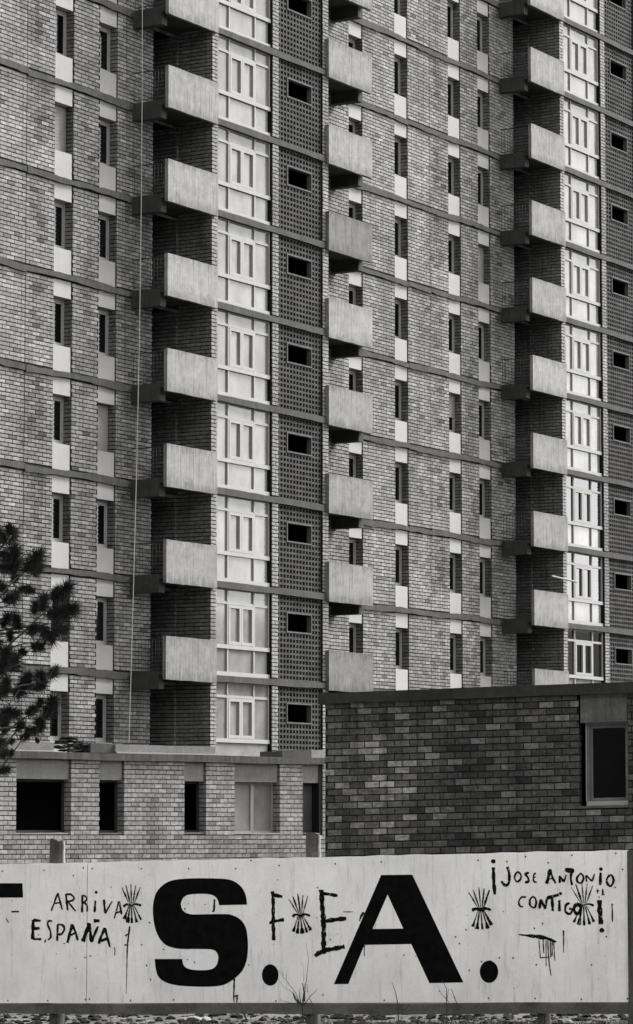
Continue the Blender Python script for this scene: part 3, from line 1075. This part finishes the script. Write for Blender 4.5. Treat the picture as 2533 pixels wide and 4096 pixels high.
# --- black letters
def Z(n):        # pixel grids the outlines were read from
    return {4: (0, 3400, 2.2909), 5: (580, 3400, 2.2909), 6: (1050, 3400, 2.2909), 7: (1800, 3380, 2.0628), 'c7': (0, 2996, 1.1631), 'c8': (1233, 2996, 1.1631)}[n]
def bpt(p, z, lift):
    ox, oy, sc = Z(z)
    u, zz = on_board(ox + p[0] / sc, oy + p[1] / sc)
    return BF.pt(u, lift, zz)
def smooth_loop(P, corners, n=4):
    out = []
    m = len(P)
    for i in range(m):
        p0, p1, p2, p3 = P[i - 1], P[i], P[(i + 1) % m], P[(i + 2) % m]
        if i in corners: p0 = p1
        if (i + 1) % m in corners: p3 = p2
        for j in range(n):
            t = j / n
            out.append(tuple(0.5 * (2 * p1[a] + (p2[a] - p0[a]) * t + (2 * p0[a] - 5 * p1[a] + 4 * p2[a] - p3[a]) * t * t + (3 * p1[a] - p0[a] - 3 * p2[a] + p3[a]) * t ** 3) for a in (0, 1)))
    return out
def letter(polys, z, name='painted_letter'):
    mb = MB()
    for P in polys:
        mb.poly([bpt(p, z, 0.0022) for p in P])
    return mb.build(name, 'letter', hoard)
S_ = [(937, 502), (680, 507), (672, 470), (655, 440), (620, 415), (570, 405), (500, 403), (420, 408), (375, 420), (345, 450), (330, 495), (340, 540), (365, 570), (400, 585), (450, 592), (560, 590), (700, 588), (780, 592), (850, 620), (900, 665), (930, 730), (943, 820), (945, 900), (940, 970), (925, 1040), (895, 1105), (850, 1155), (800, 1195), (730, 1235), (650, 1250), (540, 1255), (430, 1252), (320, 1245), (220, 1225), (150, 1190), (115, 1145), (98, 1080), (90, 1000), (343, 1000), (348, 1040), (365, 1070), (400, 1090), (450, 1100), (520, 1103), (590, 1098), (635, 1080), (662, 1045), (673, 995), (668, 960), (650, 930), (620, 915), (580, 910), (480, 908), (330, 908), (250, 895), (190, 870), (140, 820), (105, 750), (85, 680), (75, 600), (73, 540), (80, 470), (100, 400), (140, 345), (190, 305), (250, 280), (330, 267), (480, 260), (650, 262), (760, 270), (830, 295), (885, 340), (915, 390), (930, 440)]
letter([smooth_loop(S_, {0, 1, 37, 38}, 3)], 5)
def ell(cx, cy, rx, ry, n=40):
    return [(cx + rx * math.cos(2 * math.pi * i / n), cy + ry * math.sin(2 * math.pi * i / n)) for i in range(n)]
letter([ell(1149, 1147, 76, 98)], 5, 'painted_full_stop')
letter([[(340, 587), (412.5, 586), (370, 678), (300, 838), (262, 912), (187, 1094), (120, 1095)],
        [(412.5, 586), (485, 585), (723, 1087), (565, 1090), (480, 908), (443, 836), (370, 678)],
        [(300, 838), (443, 836), (480, 908), (262, 912)]], 'c8')
letter([ell(842, 1037, 43, 52)], 'c8', 'painted_full_stop')
letter([[(-230, 625), (105, 625), (108, 692), (-60, 692), (-60, 1100), (-170, 1100), (-170, 692), (-230, 692)]], 'c7')

# --- brushed slogans: ribbons of paint on the sheet
class Brush:
    def __init__(self, z):
        self.z, self.mb, self.lift, self.kw = z, MB(), 0.0030, 1.0
    def stroke(self, P, w, w2=None, loop=False):
        w2 = w if w2 is None else w2
        if loop: P = list(P) + [P[0]]
        pts = []
        n = len(P)
        for i in range(n - 1):
            p0 = P[i - 1] if i else (P[-2] if loop else P[0])
            p1, p2 = P[i], P[i + 1]
            p3 = P[i + 2] if i + 2 < n else (P[1] if loop else p2)
            ln = math.hypot(p2[0] - p1[0], p2[1] - p1[1])
            m = max(2, int(ln / 7))
            for j in range(m):
                t = j / m
                pts.append(tuple(0.5 * (2 * p1[a] + (p2[a] - p0[a]) * t + (2 * p0[a] - 5 * p1[a] + 4 * p2[a] - p3[a]) * t * t + (3 * p1[a] - p0[a] - 3 * p2[a] + p3[a]) * t ** 3) for a in (0, 1)))
        pts.append(P[-1])
        self.lift += 0.00012
        ph = rng.uniform(0, 6); kk = rng.uniform(1.3, 1.75) * self.kw; w, w2 = w * kk, w2 * kk
        L, Rr = [], []
        m = len(pts)
        for i, p in enumerate(pts):
            a, b = pts[max(0, i - 1)], pts[min(m - 1, i + 1)]
            dx, dy = b[0] - a[0], b[1] - a[1]
            q = math.hypot(dx, dy) or 1
            f = i / max(1, m - 1)
            ww = (w + (w2 - w) * f) / 2 * (1 + 0.16 * math.sin(i * 0.55 + ph))
            if not loop and (i == 0 or i == m - 1): ww *= 0.6
            a1, a2 = ww * rng.uniform(0.85, 1.15), ww * rng.uniform(0.85, 1.15)
            L.append((p[0] - dy / q * a1, p[1] + dx / q * a1)); Rr.append((p[0] + dy / q * a2, p[1] - dx / q * a2))
        base = len(self.mb.v)
        for l, r in zip(L, Rr):
            self.mb.v.append(bpt(l, self.z, self.lift)); self.mb.v.append(bpt(r, self.z, self.lift))
        for i in range(m - 1):
            self.mb.f.append((base + 2 * i, base + 2 * i + 1, base + 2 * i + 3, base + 2 * i + 2)); self.mb.t.append(0.0)
    def dot(self, x, y, r):
        self.lift += 0.00012
        self.mb.poly([bpt((x + r * math.cos(a) * rng.uniform(.88, 1.1), y + r * math.sin(a) * rng.uniform(.88, 1.1)), self.z, self.lift) for a in [2 * math.pi * i / 14 for i in range(14)]])
    def done(self, name, mat='brush', split=False):
        if not split:
            return self.mb.build(name, mat, hoard)
        # one part for each letter: strokes that touch belong together
        boxes, F = [], self.mb.f
        par = list(range(len(self.mb.v)))
        isl = {}
        def find(i):
            while par[i] != i: i = par[i]
            return i
        for f in F:
            for q in f[1:]: par[find(q)] = find(f[0])
        for i in range(len(par)): isl.setdefault(find(i), []).append(i)
        items = []
        for r_, vs in isl.items():
            us = [(Vector(self.mb.v[i]) - BF.p0).dot(BF.d) for i in vs]
            zs = [self.mb.v[i][2] for i in vs]
            items.append([min(us), max(us), min(zs), max(zs), {r_}])
        g = 0.006
        merged = True
        while merged:
            merged = False
            for i in range(len(items)):
                for j in range(i + 1, len(items)):
                    A, B = items[i], items[j]
                    small = min(A[3] - A[2], B[3] - B[2]) < 0.07
                    if A[0] < B[1] + g and B[0] < A[1] + g and A[2] < B[3] + (0.1 if small else g) and B[2] < A[3] + (0.1 if small else g):
                        items[i] = [min(A[0], B[0]), max(A[1], B[1]), min(A[2], B[2]), max(A[3], B[3]), A[4] | B[4]]
                        del items[j]; merged = True; break
                if merged: break
        for it in items:
            m2 = MB(); mp = {}
            for f in F:
                if find(f[0]) in it[4]:
                    for q in f:
                        if q not in mp: mp[q] = len(m2.v); m2.v.append(self.mb.v[q])
                    m2.f.append(tuple(mp[q] for q in f)); m2.t.append(0.0)
            m2.build(name, mat, hoard)

b = Brush(4)
for P, w in [([(530, 395), (500, 480), (470, 560)], 12), ([(530, 395), (550, 470), (572, 548)], 10), ([(492, 492), (558, 482)], 9),
             ([(605, 405), (612, 480), (622, 555)], 12), ([(605, 408), (650, 408), (680, 440), (660, 465), (618, 470)], 10), ([(625, 475), (660, 520), (695, 562)], 11),
             ([(755, 415), (755, 500), (752, 575)], 13), ([(755, 420), (785, 425), (795, 455), (760, 490)], 9), ([(770, 482), (798, 510), (800, 565)], 12),
             ([(875, 465), (872, 520), (868, 572)], 14), ([(955, 455), (958, 520), (968, 582)], 15), ([(968, 582), (1000, 520), (1030, 470)], 9),
             ([(1090, 470), (1070, 550), (1048, 628)], 9), ([(1090, 470), (1105, 530), (1115, 590)], 10), ([(1065, 575), (1110, 565)], 9)]:
    b.stroke(P, w)
b.dot(882, 388, 14)
b.done('brushed_letter', split=True)
b = Brush(4)
for P, w in [([(305, 640), (302, 740), (300, 820)], 18), ([(305, 643), (375, 650)], 16), ([(303, 725), (365, 715)], 15), ([(300, 816), (380, 818)], 16),
             ([(478, 655), (445, 652), (440, 690), (462, 745), (465, 800), (440, 825)], 13), ([(418, 820), (412, 850)], 9),
             ([(530, 680), (527, 760), (525, 835)], 13), ([(530, 685), (575, 690), (590, 730), (565, 770), (530, 775)], 12),
             ([(665, 680), (640, 770), (618, 852)], 15), ([(665, 680), (690, 750), (715, 830)], 13), ([(640, 785), (705, 755)], 11),
             ([(820, 670), (790, 760), (758, 840)], 25), ([(818, 680), (830, 760), (838, 845)], 22), ([(838, 845), (870, 770), (900, 700)], 15), ([(860, 650), (914, 650)], 22),
             ([(965, 715), (930, 790), (905, 860)], 16), ([(965, 715), (985, 800), (1010, 890)], 15), ([(925, 835), (990, 810)], 14),
             ([(1050, 890), (1055, 930), (1050, 965)], 6)]:
    b.stroke(P, w)
b.done('brushed_letter', split=True)
b = Brush(4)
b.stroke([(105, 567), (175, 565)], 12, 7)
b.stroke([(55, 625), (80, 668)], 6)
b.stroke([(1190, 700), (1180, 780), (1170, 870), (1165, 985)], 11, 8)
b.stroke([(1165, 985), (1162, 1150), (1157, 1320)], 5, 2)
b.stroke([(1140, 870), (1165, 872)], 12)
b.stroke([(1150, 790), (1172, 770)], 12)
b.done('paint_drips')
b = Brush(5)
b.stroke([(638, 458), (632, 565)], 12); b.stroke([(625, 458), (648, 458)], 8); b.stroke([(615, 566), (640, 560)], 8)
b.stroke([(820, 1180), (815, 1330), (818, 1400)], 12, 7); b.stroke([(812, 1342), (858, 1335)], 9); b.stroke([(846, 1345), (842, 1402)], 9)
b.dot(366, 541, 7); b.dot(553, 500, 6); b.dot(400, 494, 5); b.dot(390, 1006, 6)
b.done('paint_drips')
b = Brush(6)
for P, w in [([(95, 378), (100, 520), (100, 660), (105, 830)], 19), ([(95, 412), (185, 428)], 17), ([(65, 676), (110, 655), (200, 640)], 19)]:
    b.stroke(P, w)
b.done('brushed_letter', split=True)
b = Brush(6)
for P, w in [([(540, 365), (548, 500), (560, 640), (562, 780), (560, 955)], 25), ([(530, 400), (600, 405), (690, 420)], 19), ([(535, 662), (650, 642), (770, 628)], 24), ([(480, 972), (560, 925), (660, 905), (755, 886)], 26)]:
    b.stroke(P, w)
b.stroke([(930, 570), (905, 610), (890, 655)], 20, 6)
b.stroke([(740, 568), (830, 568)], 6)
b.stroke([(935, 872), (935, 975)], 5)
b.done('brushed_letter', split=True)

def emblem(z, cx, cy, k, tips, ends):
    b = Brush(z)
    for i, (tp, en) in enumerate(zip(tips, ends)):
        kx = cx + (i - 2) * 11 * k
        mid = ((tp[0] * 0.45 + kx * 0.55), (tp[1] * 0.45 + (cy - 10) * 0.55))
        b.kw = rng.uniform(0.6, 1.1)
        b.stroke([tp, ((tp[0] * 2 + mid[0]) / 3, (tp[1] * 2 + mid[1]) / 3), mid], 5 * k, 13 * k)
        b.stroke([mid, (kx, cy - 8)], 11 * k, 4 * k)
        b.stroke([(kx, cy + 8), ((kx + en[0]) / 2, (cy + en[1]) / 2), en], 7 * k, 13 * k)
        b.stroke([((kx + 2 * en[0]) / 3, (cy + 2 * en[1]) / 3), en], 12 * k, 27 * k)
    b.stroke([(cx - 72 * k, cy + 10 * k), (cx - 45 * k, cy - 6 * k), (cx, cy + 2 * k), (cx + 40 * k, cy - 8 * k), (cx + 82 * k, cy + 2 * k)], 15 * k)
    b.dot(cx + 78 * k, cy + 2 * k, 12 * k); b.dot(cx - 66 * k, cy + 8 * k, 12 * k)
    b.done('painted_emblem', 'stencil')
emblem(6, 350, 598, 1.0, [(243, 450), (278, 425), (325, 402), (372, 410), (417, 420)], [(285, 750), (322, 768), (368, 768), (410, 757), (445, 737)])
emblem(4, 1207, 505, 1.0, [(1118, 345), (1155, 325), (1200, 310), (1245, 325), (1288, 340)], [(1140, 635), (1170, 668), (1210, 672), (1255, 665), (1295, 642)])
emblem(7, 256, 532, 0.95, [(155, 390), (192, 368), (240, 348), (284, 358), (328, 370)], [(190, 675), (225, 695), (270, 698), (315, 690), (345, 662)])
emblem(7, 1105, 495, 0.95, [(1000, 345), (1040, 325), (1090, 310), (1135, 320), (1180, 335)], [(1025, 640), (1065, 660), (1110, 665), (1155, 655), (1190, 635)])

b = Brush(7)
for P, w in [([(360, 185), (362, 280), (372, 410)], 19), ([(475, 180), (490, 240), (488, 310), (460, 335), (425, 300)], 15),
             ([(655, 230), (625, 240), (645, 270), (650, 300), (620, 310)], 12),
             ([(712, 232), (695, 245), (690, 275), (698, 305), (720, 307)], 9), ([(690, 270), (710, 264)], 7),
             ([(830, 200), (815, 260), (800, 322)], 16), ([(830, 200), (850, 270), (875, 318)], 10), ([(815, 282), (850, 276)], 8),
             ([(905, 255), (908, 315)], 10), ([(905, 255), (940, 302)], 11), ([(942, 308), (962, 245)], 9),
             ([(952, 206), (1028, 215)], 21), ([(1005, 220), (1000, 280), (1010, 332)], 11),
             ([(1125, 250), (1130, 305)], 9), ([(1125, 250), (1175, 300)], 11), ([(1175, 302), (1195, 240)], 9), ([(1245, 228), (1242, 332)], 14)]:
    b.stroke(P, w)
for P in ([(555, 225), (535, 265), (550, 300), (575, 295), (590, 260), (575, 230)], [(1075, 240), (1050, 275), (1060, 310), (1090, 310), (1105, 270), (1090, 240)], [(1320, 250), (1295, 290), (1310, 332), (1335, 336), (1352, 295), (1340, 255)]):
    b.stroke(P, 11, None, True)
b.dot(360, 135, 18); b.dot(1248, 200, 15); b.dot(472, 138, 7)
b.done('brushed_letter', split=True)
b = Brush(7)
for P, w in [([(630, 432), (592, 433), (570, 470), (580, 505), (606, 510)], 10), ([(750, 450), (740, 528)], 13), ([(750, 450), (788, 528)], 14), ([(790, 528), (800, 445)], 11),
             ([(798, 442), (900, 410)], 15), ([(845, 440), (850, 545)], 14), ([(905, 455), (905, 548)], 15), ([(990, 478), (958, 500), (955, 550), (990, 570), (1012, 535), (985, 525)], 12),
             ([(1235, 455), (1240, 560), (1250, 655)], 22), ([(1340, 485), (1342, 560), (1342, 635)], 9)]:
    b.stroke(P, w)
b.stroke([(680, 430), (660, 465), (668, 505), (700, 517), (714, 480), (705, 440)], 12, None, True)
b.stroke([(1045, 490), (1025, 530), (1045, 565), (1075, 555), (1080, 510)], 17, None, True)
b.dot(915, 402, 13); b.dot(1256, 705, 20)
b.stroke([(1215, 360), (1222, 400)], 7); b.stroke([(1262, 362), (1265, 410)], 9); b.stroke([(1210, 385), (1235, 375)], 6); b.stroke([(1252, 412), (1280, 412)], 6)
b.done('brushed_letter', split=True)
b = Brush(7)
b.stroke([(570, 740), (640, 748), (710, 755)], 5, 22); b.stroke([(710, 755), (790, 768), (880, 802)], 24, 9)
for P in ([(735, 780), (748, 930)], [(770, 780), (776, 895)], [(795, 785), (795, 1000)], [(810, 790), (816, 930), (836, 1078)], [(830, 790), (835, 925)], [(845, 795), (846, 918)], [(857, 800), (868, 958)]):
    b.stroke(P, 6, 5)
b.stroke([(742, 932), (830, 925)], 5)
b.stroke([(938, 705), (940, 770), (940, 890)], 9, 4)
b.done('paint_drips')

# specks of paint and rust
b = Brush('c7')
for i in range(70):
    x, y = rng.uniform(10, 2900), rng.uniform(560, 1150)
    b.dot(x, y, rng.choice((1.2, 1.6, 2.0, 2.6, 3.6)))
tag(b.done('paint_specks'), kind='stuff')
# nail heads
nm = MB()
nm.v = [(0.006, 0, 0)]
for rr, x in ((0.010, 0.004), (0.013, 0.0)):
    for k in range(8):
        nm.v.append((x, rr * math.cos(k * math.pi / 4), rr * math.sin(k * math.pi / 4)))
for k in range(8):
    k2 = (k + 1) % 8
    nm.f.append((0, 1 + k, 1 + k2)); nm.f.append((1 + k, 9 + k, 9 + k2, 1 + k2)); nm.t += [0.0, 0.0]
nail = nm.mesh('nail_head', 'nail')
for z_, pts in ((4, [(20, 195), (403, 188), (672, 237), (764, 165), (845, 170), (1295, 173), (780, 985), (828, 973), (72, 1382), (437, 1382), (782, 1372), (820, 1368), (1197, 1380), (1300, 870), (1345, 1060), (1372, 668)]),
                (5, [(401, 172), (832, 172), (1231, 143), (972, 97), (42, 667), (16, 1058), (262, 1374), (1202, 1386)]),
                (6, [(154, 143), (668, 128), (1090, 110), (1117, 1380), (124, 1386), (555, 1330)]),
                (7, [(233, 127), (625, 97), (812, 148), (1008, 85), (1370, 70), (1427, 203), (47, 760), (80, 815), (410, 932), (714, 990), (698, 688), (765, 650), (320, 1265), (703, 1268), (1085, 1275), (1467, 1270), (1292, 758), (262, 964), (522, 933), (160, 1036)])):
    for p_ in pts:
        ox, oy, sc = Z(z_)
        u, zz = on_board(ox + p_[0] / sc, oy + p_[1] / sc)
        place('nail_head', nail, BF, u, 0.001, zz, hoard)

# ------------------------------------------------------------------ cable hanging from the tower to the annex roof
def at(x, y, Y):
    r = ray(x, y)
    return r * (Y / r.y)
p0, p1 = at(569, -700, 86.5), at(516, 2972, 79.6)
mb = MB()
pts = []
for i in range(41):
    t = i / 40
    p = p0.lerp(p1, t)
    p.x += 0.10 * math.sin(math.pi * t)
    p.y += 0.4 * math.sin(math.pi * t)
    pts.append(p)
mb.tube(pts, 0.008, 0.010, 5)
o = mb.build('hanging_cable', 'cable', None)
tag(o, 'thin pale cable hanging down the tower face to the annex roof', 'cable')

# wooden pole leaning out of a far window
p0, p1 = at(2208, 2304, 113.0), at(2306, 2328, 113.9)
mb = MB(); mb.tube([p0, p1], 0.035, 0.035, 8)
tag(mb.build('pole', 'white', None), 'short white pole jutting from a low window of the far glazed bay', 'pole')

# ------------------------------------------------------------------ pine tree
PY = 60.0
pine = thing('pine_tree', (-7.6, PY, ground_z(-7.6, PY)), 'dark pine with long-needled tufts reaching in from the left edge', 'tree')
def pz(x, y, dy=0.0):          # grid of the enlarged left edge
    return at(x / 2.717, 2050 + y / 2.717, PY + dy)
mb = MB()
trunk = []
for i in range(12):
    t = i / 11
    trunk.append((-7.6 + 0.25 * math.sin(t * 3.1) + 0.12 * t, PY + 0.2 * math.sin(t * 4), -3.3 + t * 11.5))
mb.tube(trunk, 0.16, 0.05, 10)
mb.build('trunk', 'bark', pine, True)
def trunk_at(z):
    t = max(0.0, min(1.0, (z + 3.3) / 11.5))
    return Vector((-7.6 + 0.25 * math.sin(t * 3.1) + 0.12 * t, PY + 0.2 * math.sin(t * 4), -3.3 + t * 11.5))
limbs = [[(-180, 1150), (10, 900), (110, 780), (200, 690)], [(-220, 1700), (50, 1500), (150, 1390), (270, 1290), (430, 1130), (560, 1030)],
         [(-150, 1300), (240, 1250), (400, 1232), (560, 1205)], [(-250, 1650), (70, 1490), (200, 1440), (340, 1410)],
         [(-250, 2050), (20, 1780), (100, 1690), (230, 1640)], [(-200, 1050), (20, 1035), (100, 1000)],
         [(-250, 700), (-60, 480), (60, 330), (120, 250)], [(-260, 2350), (60, 2140), (210, 1930)], [(-200, 2520), (60, 2390), (250, 2240), (430, 2150)],
         [(-150, 2750), (40, 2560), (210, 2330), (218, 2080)], [(-180, 2900), (20, 2760), (150, 2600), (260, 2440)], [(270, 1290), (330, 1330), (390, 1430)],
         [(210, 2330), (340, 2340), (430, 2320)], [(-100, 2000), (250, 1880), (420, 1860), (560, 1760)]]
limb_pts = []
for L in limbs:
    dy = rng.uniform(-0.5, 0.5)
    a0 = pz(*L[0], dy)
    tk = trunk_at(a0.z - 0.3)
    P = [tk, tk.lerp(a0, 0.5) + Vector((0, 0, 0.05))] + [pz(p[0], p[1], dy * (1 - 0.2 * i)) for i, p in enumerate(L)]
    for q0, q1 in zip(P[2:], P[3:]):
        limb_pts += [q0.lerp(q1, t_) for t_ in (0.0, 0.25, 0.5, 0.75, 1.0)]
    mb = MB(); mb.tube(P, 0.034, 0.009, 6)
    mb.build('branch', 'bark', pine, True)
tufts = [(130, 250, 95), (30, 270, 75), (100, 190, 60), (150, 520, 140), (60, 470, 90), (350, 540, 130), (390, 620, 90), (60, 600, 95), (160, 720, 60), (260, 830, 65), (150, 930, 95), (90, 940, 60), (330, 860, 45), (680, 870, 115), (600, 900, 80),
         (470, 990, 95), (680, 1090, 140), (600, 1100, 100), (380, 1040, 60), (60, 1180, 90), (180, 1200, 90), (350, 1280, 80), (500, 1310, 110), (640, 1270, 95), (400, 1460, 85), (110, 1350, 55), (240, 1510, 55), (40, 1600, 120), (160, 1640, 100), (20, 1700, 80),
         (450, 1830, 95), (580, 1740, 75), (420, 1900, 60), (230, 1920, 120), (60, 1900, 90), (280, 1820, 80), (100, 2180, 105), (30, 2220, 80), (330, 2160, 75), (530, 2130, 120), (430, 2080, 55), (430, 2320, 95), (210, 2330, 65), (50, 2330, 75), (330, 2360, 60),
         (260, 2440, 60), (120, 2490, 40), (40, 2620, 60), (400, 2470, 25), (20, 2800, 70), (120, 2620, 35), (-60, 300, 110), (-70, 800, 120), (-80, 1400, 130), (-80, 2000, 120), (-90, 2500, 120)]
for (tx, ty, tr) in tufts:
    c = pz(tx, ty, rng.uniform(-0.5, 0.5))
    r = tr / 2.717 / FPX * PY * 1.65
    near_p = min(limb_pts, key=lambda q: (q - c).length + (0.6 if q.x > c.x + 0.1 else 0.0))
    ax = (c - near_p)
    ax = (ax.normalized() * 0.8 + Vector((rng.uniform(0.0, 0.5), rng.uniform(-0.3, 0.3), rng.uniform(0.3, 0.8)))).normalized()
    mb = MB()
    root = c - ax * r * 0.6
    mb.tube([near_p, near_p.lerp(root, 0.55) + Vector((0, 0, -0.04)), root, c + ax * r * 0.3], 0.011, 0.005, 5)
    nn = int(200 + tr * 3.6)
    for i in range(nn):
        f_ = rng.uniform(0.0, 1.1)
        s0 = root + ax * (r * f_)
        v = Vector((rng.gauss(0, 1), rng.gauss(0, 1), rng.gauss(0, 1))).normalized()
        v = (v + ax * rng.uniform(0.3, 1.3)).normalized()
        ln = r * rng.uniform(0.5, 1.0)
        e = s0 + v * ln + Vector((0, 0, -0.06 * ln))
        sd = v.cross(Vector((0, 1, 0.2))).normalized() * 0.0062
        mb.poly([tuple(s0 - sd), tuple(s0 + sd), tuple(e)])
    mb.build('needle_tuft', 'needle', pine)

# ------------------------------------------------------------------ rubble, stones, weeds at the foot of the hoarding
def rock(mb, c, r, sq=0.6):
    V = []
    for th, n in ((0.0, 1), (0.9, 5), (1.7, 6), (2.5, 5)):
        for k in range(n):
            an = 2 * math.pi * k / n + th
            rr = r * rng.uniform(0.75, 1.2)
            V.append((c[0] + rr * math.sin(th) * math.cos(an), c[1] + rr * math.sin(th) * math.sin(an), c[2] + sq * rr * math.cos(th)))
    b = len(mb.v)
    mb.v.extend(V)
    fs = [(0, 1 + k, 1 + (k + 1) % 5) for k in range(5)]
    for k in range(6):
        a, d = 1 + (k * 5 // 6) % 5, 1 + ((k + 1) * 5 // 6) % 5
        fs.append((6 + k, 6 + (k + 1) % 6, d)) if a == d else fs.append((6 + k, 6 + (k + 1) % 6, d, a))
        a2, d2 = 12 + (k * 5 // 6) % 5, 12 + ((k + 1) * 5 // 6) % 5
        fs.append((6 + (k + 1) % 6, 6 + k, a2)) if a2 == d2 else fs.append((6 + (k + 1) % 6, 6 + k, a2, d2))
    t = rng.uniform(-0.5, 0.4)
    for f in fs:
        mb.f.append(tuple(b + x for x in f)); mb.t.append(t)
mb = MB()
for i in range(2600):
    u = rng.uniform(-2.5, BLEN + 2.5)
    w = rng.uniform(-5.0, 2.5)
    p = BF.pt(u, w, 0)
    rock(mb, (p[0], p[1], ground_z(p[0], p[1]) - 0.01), rng.choice((0.03, 0.04, 0.05, 0.07, 0.10)), 0.7)
tag(mb.build('rubble', 'rubble', None), 'loose grey rubble scattered along the foot of the hoarding', 'rubble', kind='stuff')
for (x, y, Y, r, lab) in ((780, 4076, 47.6, 0.17, 'larger pale stone lying below the big letter, right of its neighbour'), (530, 4078, 47.8, 0.13, 'smaller pale stone lying to the left of the larger one under the hoarding'), (2250, 4084, 43.6, 0.10, 'pale stone under the right end of the hoarding')):
    p = at(x, y, Y)
    mb = MB()
    for k in range(3):
        rock(mb, (p.x + (k - 1) * r * 0.9, p.y, p.z - r * 0.2), r * (1.0 if k == 1 else 0.75), 0.55)
    tag(mb.build('stone', 'stone', None), lab, 'stone', 'pale stones at the hoarding foot')
mb = MB()
for i in range(14000):
    u = rng.uniform(0.0, BLEN + 1.5)
    dens = 0.15 + 0.85 * min(1, max(0, (u - 3.4) / 2.0))
    if rng.random() > dens: continue
    w = rng.uniform(0.05, 1.6) if rng.random() < 0.6 else rng.uniform(-2.0, -0.15)
    p = Vector(BF.pt(u, w, 0)); p.z = ground_z(p.x, p.y)
    h = rng.uniform(0.05, 0.22) * (0.6 if w < 0 else 1)
    an = rng.uniform(0, 6.28)
    d = Vector((math.cos(an), math.sin(an), 0)) * 0.006
    tip = p + Vector((rng.gauss(0, 0.06), rng.gauss(0, 0.06), h))
    mb.poly([tuple(p - d), tuple(p + d), tuple(tip)])
tag(mb.build('grass', 'grass', None), 'dark rough grass along the foot of the hoarding', 'grass', kind='stuff')

def weed(stems, z_, label, lift=0.18):
    ox, oy, sc = Z(z_)
    P0 = stems[0][0]
    def wp(p, l):
        u, zz = on_board(ox + p[0] / sc, oy + p[1] / sc)
        return Vector(BF.pt(u, l, zz))
    base = wp(P0, lift); base.z = ground_z(base.x, base.y)
    t = thing('dead_weed', base, label, 'weed', 'dead weeds before the hoarding')
    for st in stems:
        P = [wp(p, lift + rng.uniform(-0.05, 0.05)) for p in st[:-1]]
        mb = MB()
        mb.tube(P, st[-1], st[-1] * 0.3, 5)
        mb.build('stalk', 'weed', t)
weed([[(420, 1560), (425, 1400), (430, 1220), 0.012], [(420, 1420), (460, 1180), (470, 1000), (460, 850), 0.006], [(410, 1420), (340, 1300), (270, 1180), (190, 1100), 0.005], [(400, 1420), (330, 1310), (240, 1250), (190, 1170), 0.004],
      [(270, 1180), (285, 1120), (290, 1090), 0.003], [(250, 1150), (220, 1110), (200, 1090), 0.003], [(430, 1420), (490, 1340), (555, 1270), 0.008], [(415, 1400), (390, 1330), (388, 1260), 0.009], [(380, 1400), (345, 1360), (340, 1300), 0.02],
      [(420, 1200), (425, 1080), (400, 1000), 0.003], [(500, 1360), (530, 1420), (535, 1500), 0.006], [(330, 1400), (260, 1385), (200, 1372), 0.005], [(430, 1380), (440, 1310), (432, 1215), 0.018], [(460, 1300), (468, 1230), (466, 1300), 0.004]], 6,
     'tall branching dead weed between the first full stop and the big triangular letter')
weed([[(1300, 1560), (1285, 1400), (1272, 1300), (1225, 1208), 0.010], [(1290, 1440), (1250, 1470), (1170, 1400), 0.004], [(1300, 1500), (1360, 1440), (1420, 1400), 0.005]], 6, 'thin single dead stalk under the leg of the big triangular letter')
weed([[(20, 1480), (18, 1300), (15, 1180), (-15, 1110), 0.010], [(25, 1300), (35, 1180), 0.006], [(60, 1480), (95, 1300), (52, 1180), 0.010], [(40, 1290), (-30, 1220), (-70, 1150), 0.005], [(120, 1480), (100, 1300), (70, 1240), 0.006]], 7,
     'clump of dead stalks between the big triangular letter and the last full stop')
weed([[(980, 1560), (950, 1480), (930, 1420), 0.014], [(985, 1540), (975, 1470), (960, 1440), 0.008], [(1020, 1540), (1060, 1480), (1100, 1460), 0.006]], 5, 'low dead tuft below the plank near the first full stop')
weed([[(840, 1560), (870, 1480), (830, 1430), 0.005], [(1000, 1560), (1030, 1490), (1010, 1430), 0.008], [(1040, 1560), (1040, 1480), (1060, 1410), 0.008], [(1060, 1560), (1110, 1480), (1130, 1500), 0.007], [(960, 1560), (930, 1500), (900, 1490), 0.006]], 6, 'low spreading dead weed below the big triangular letter')
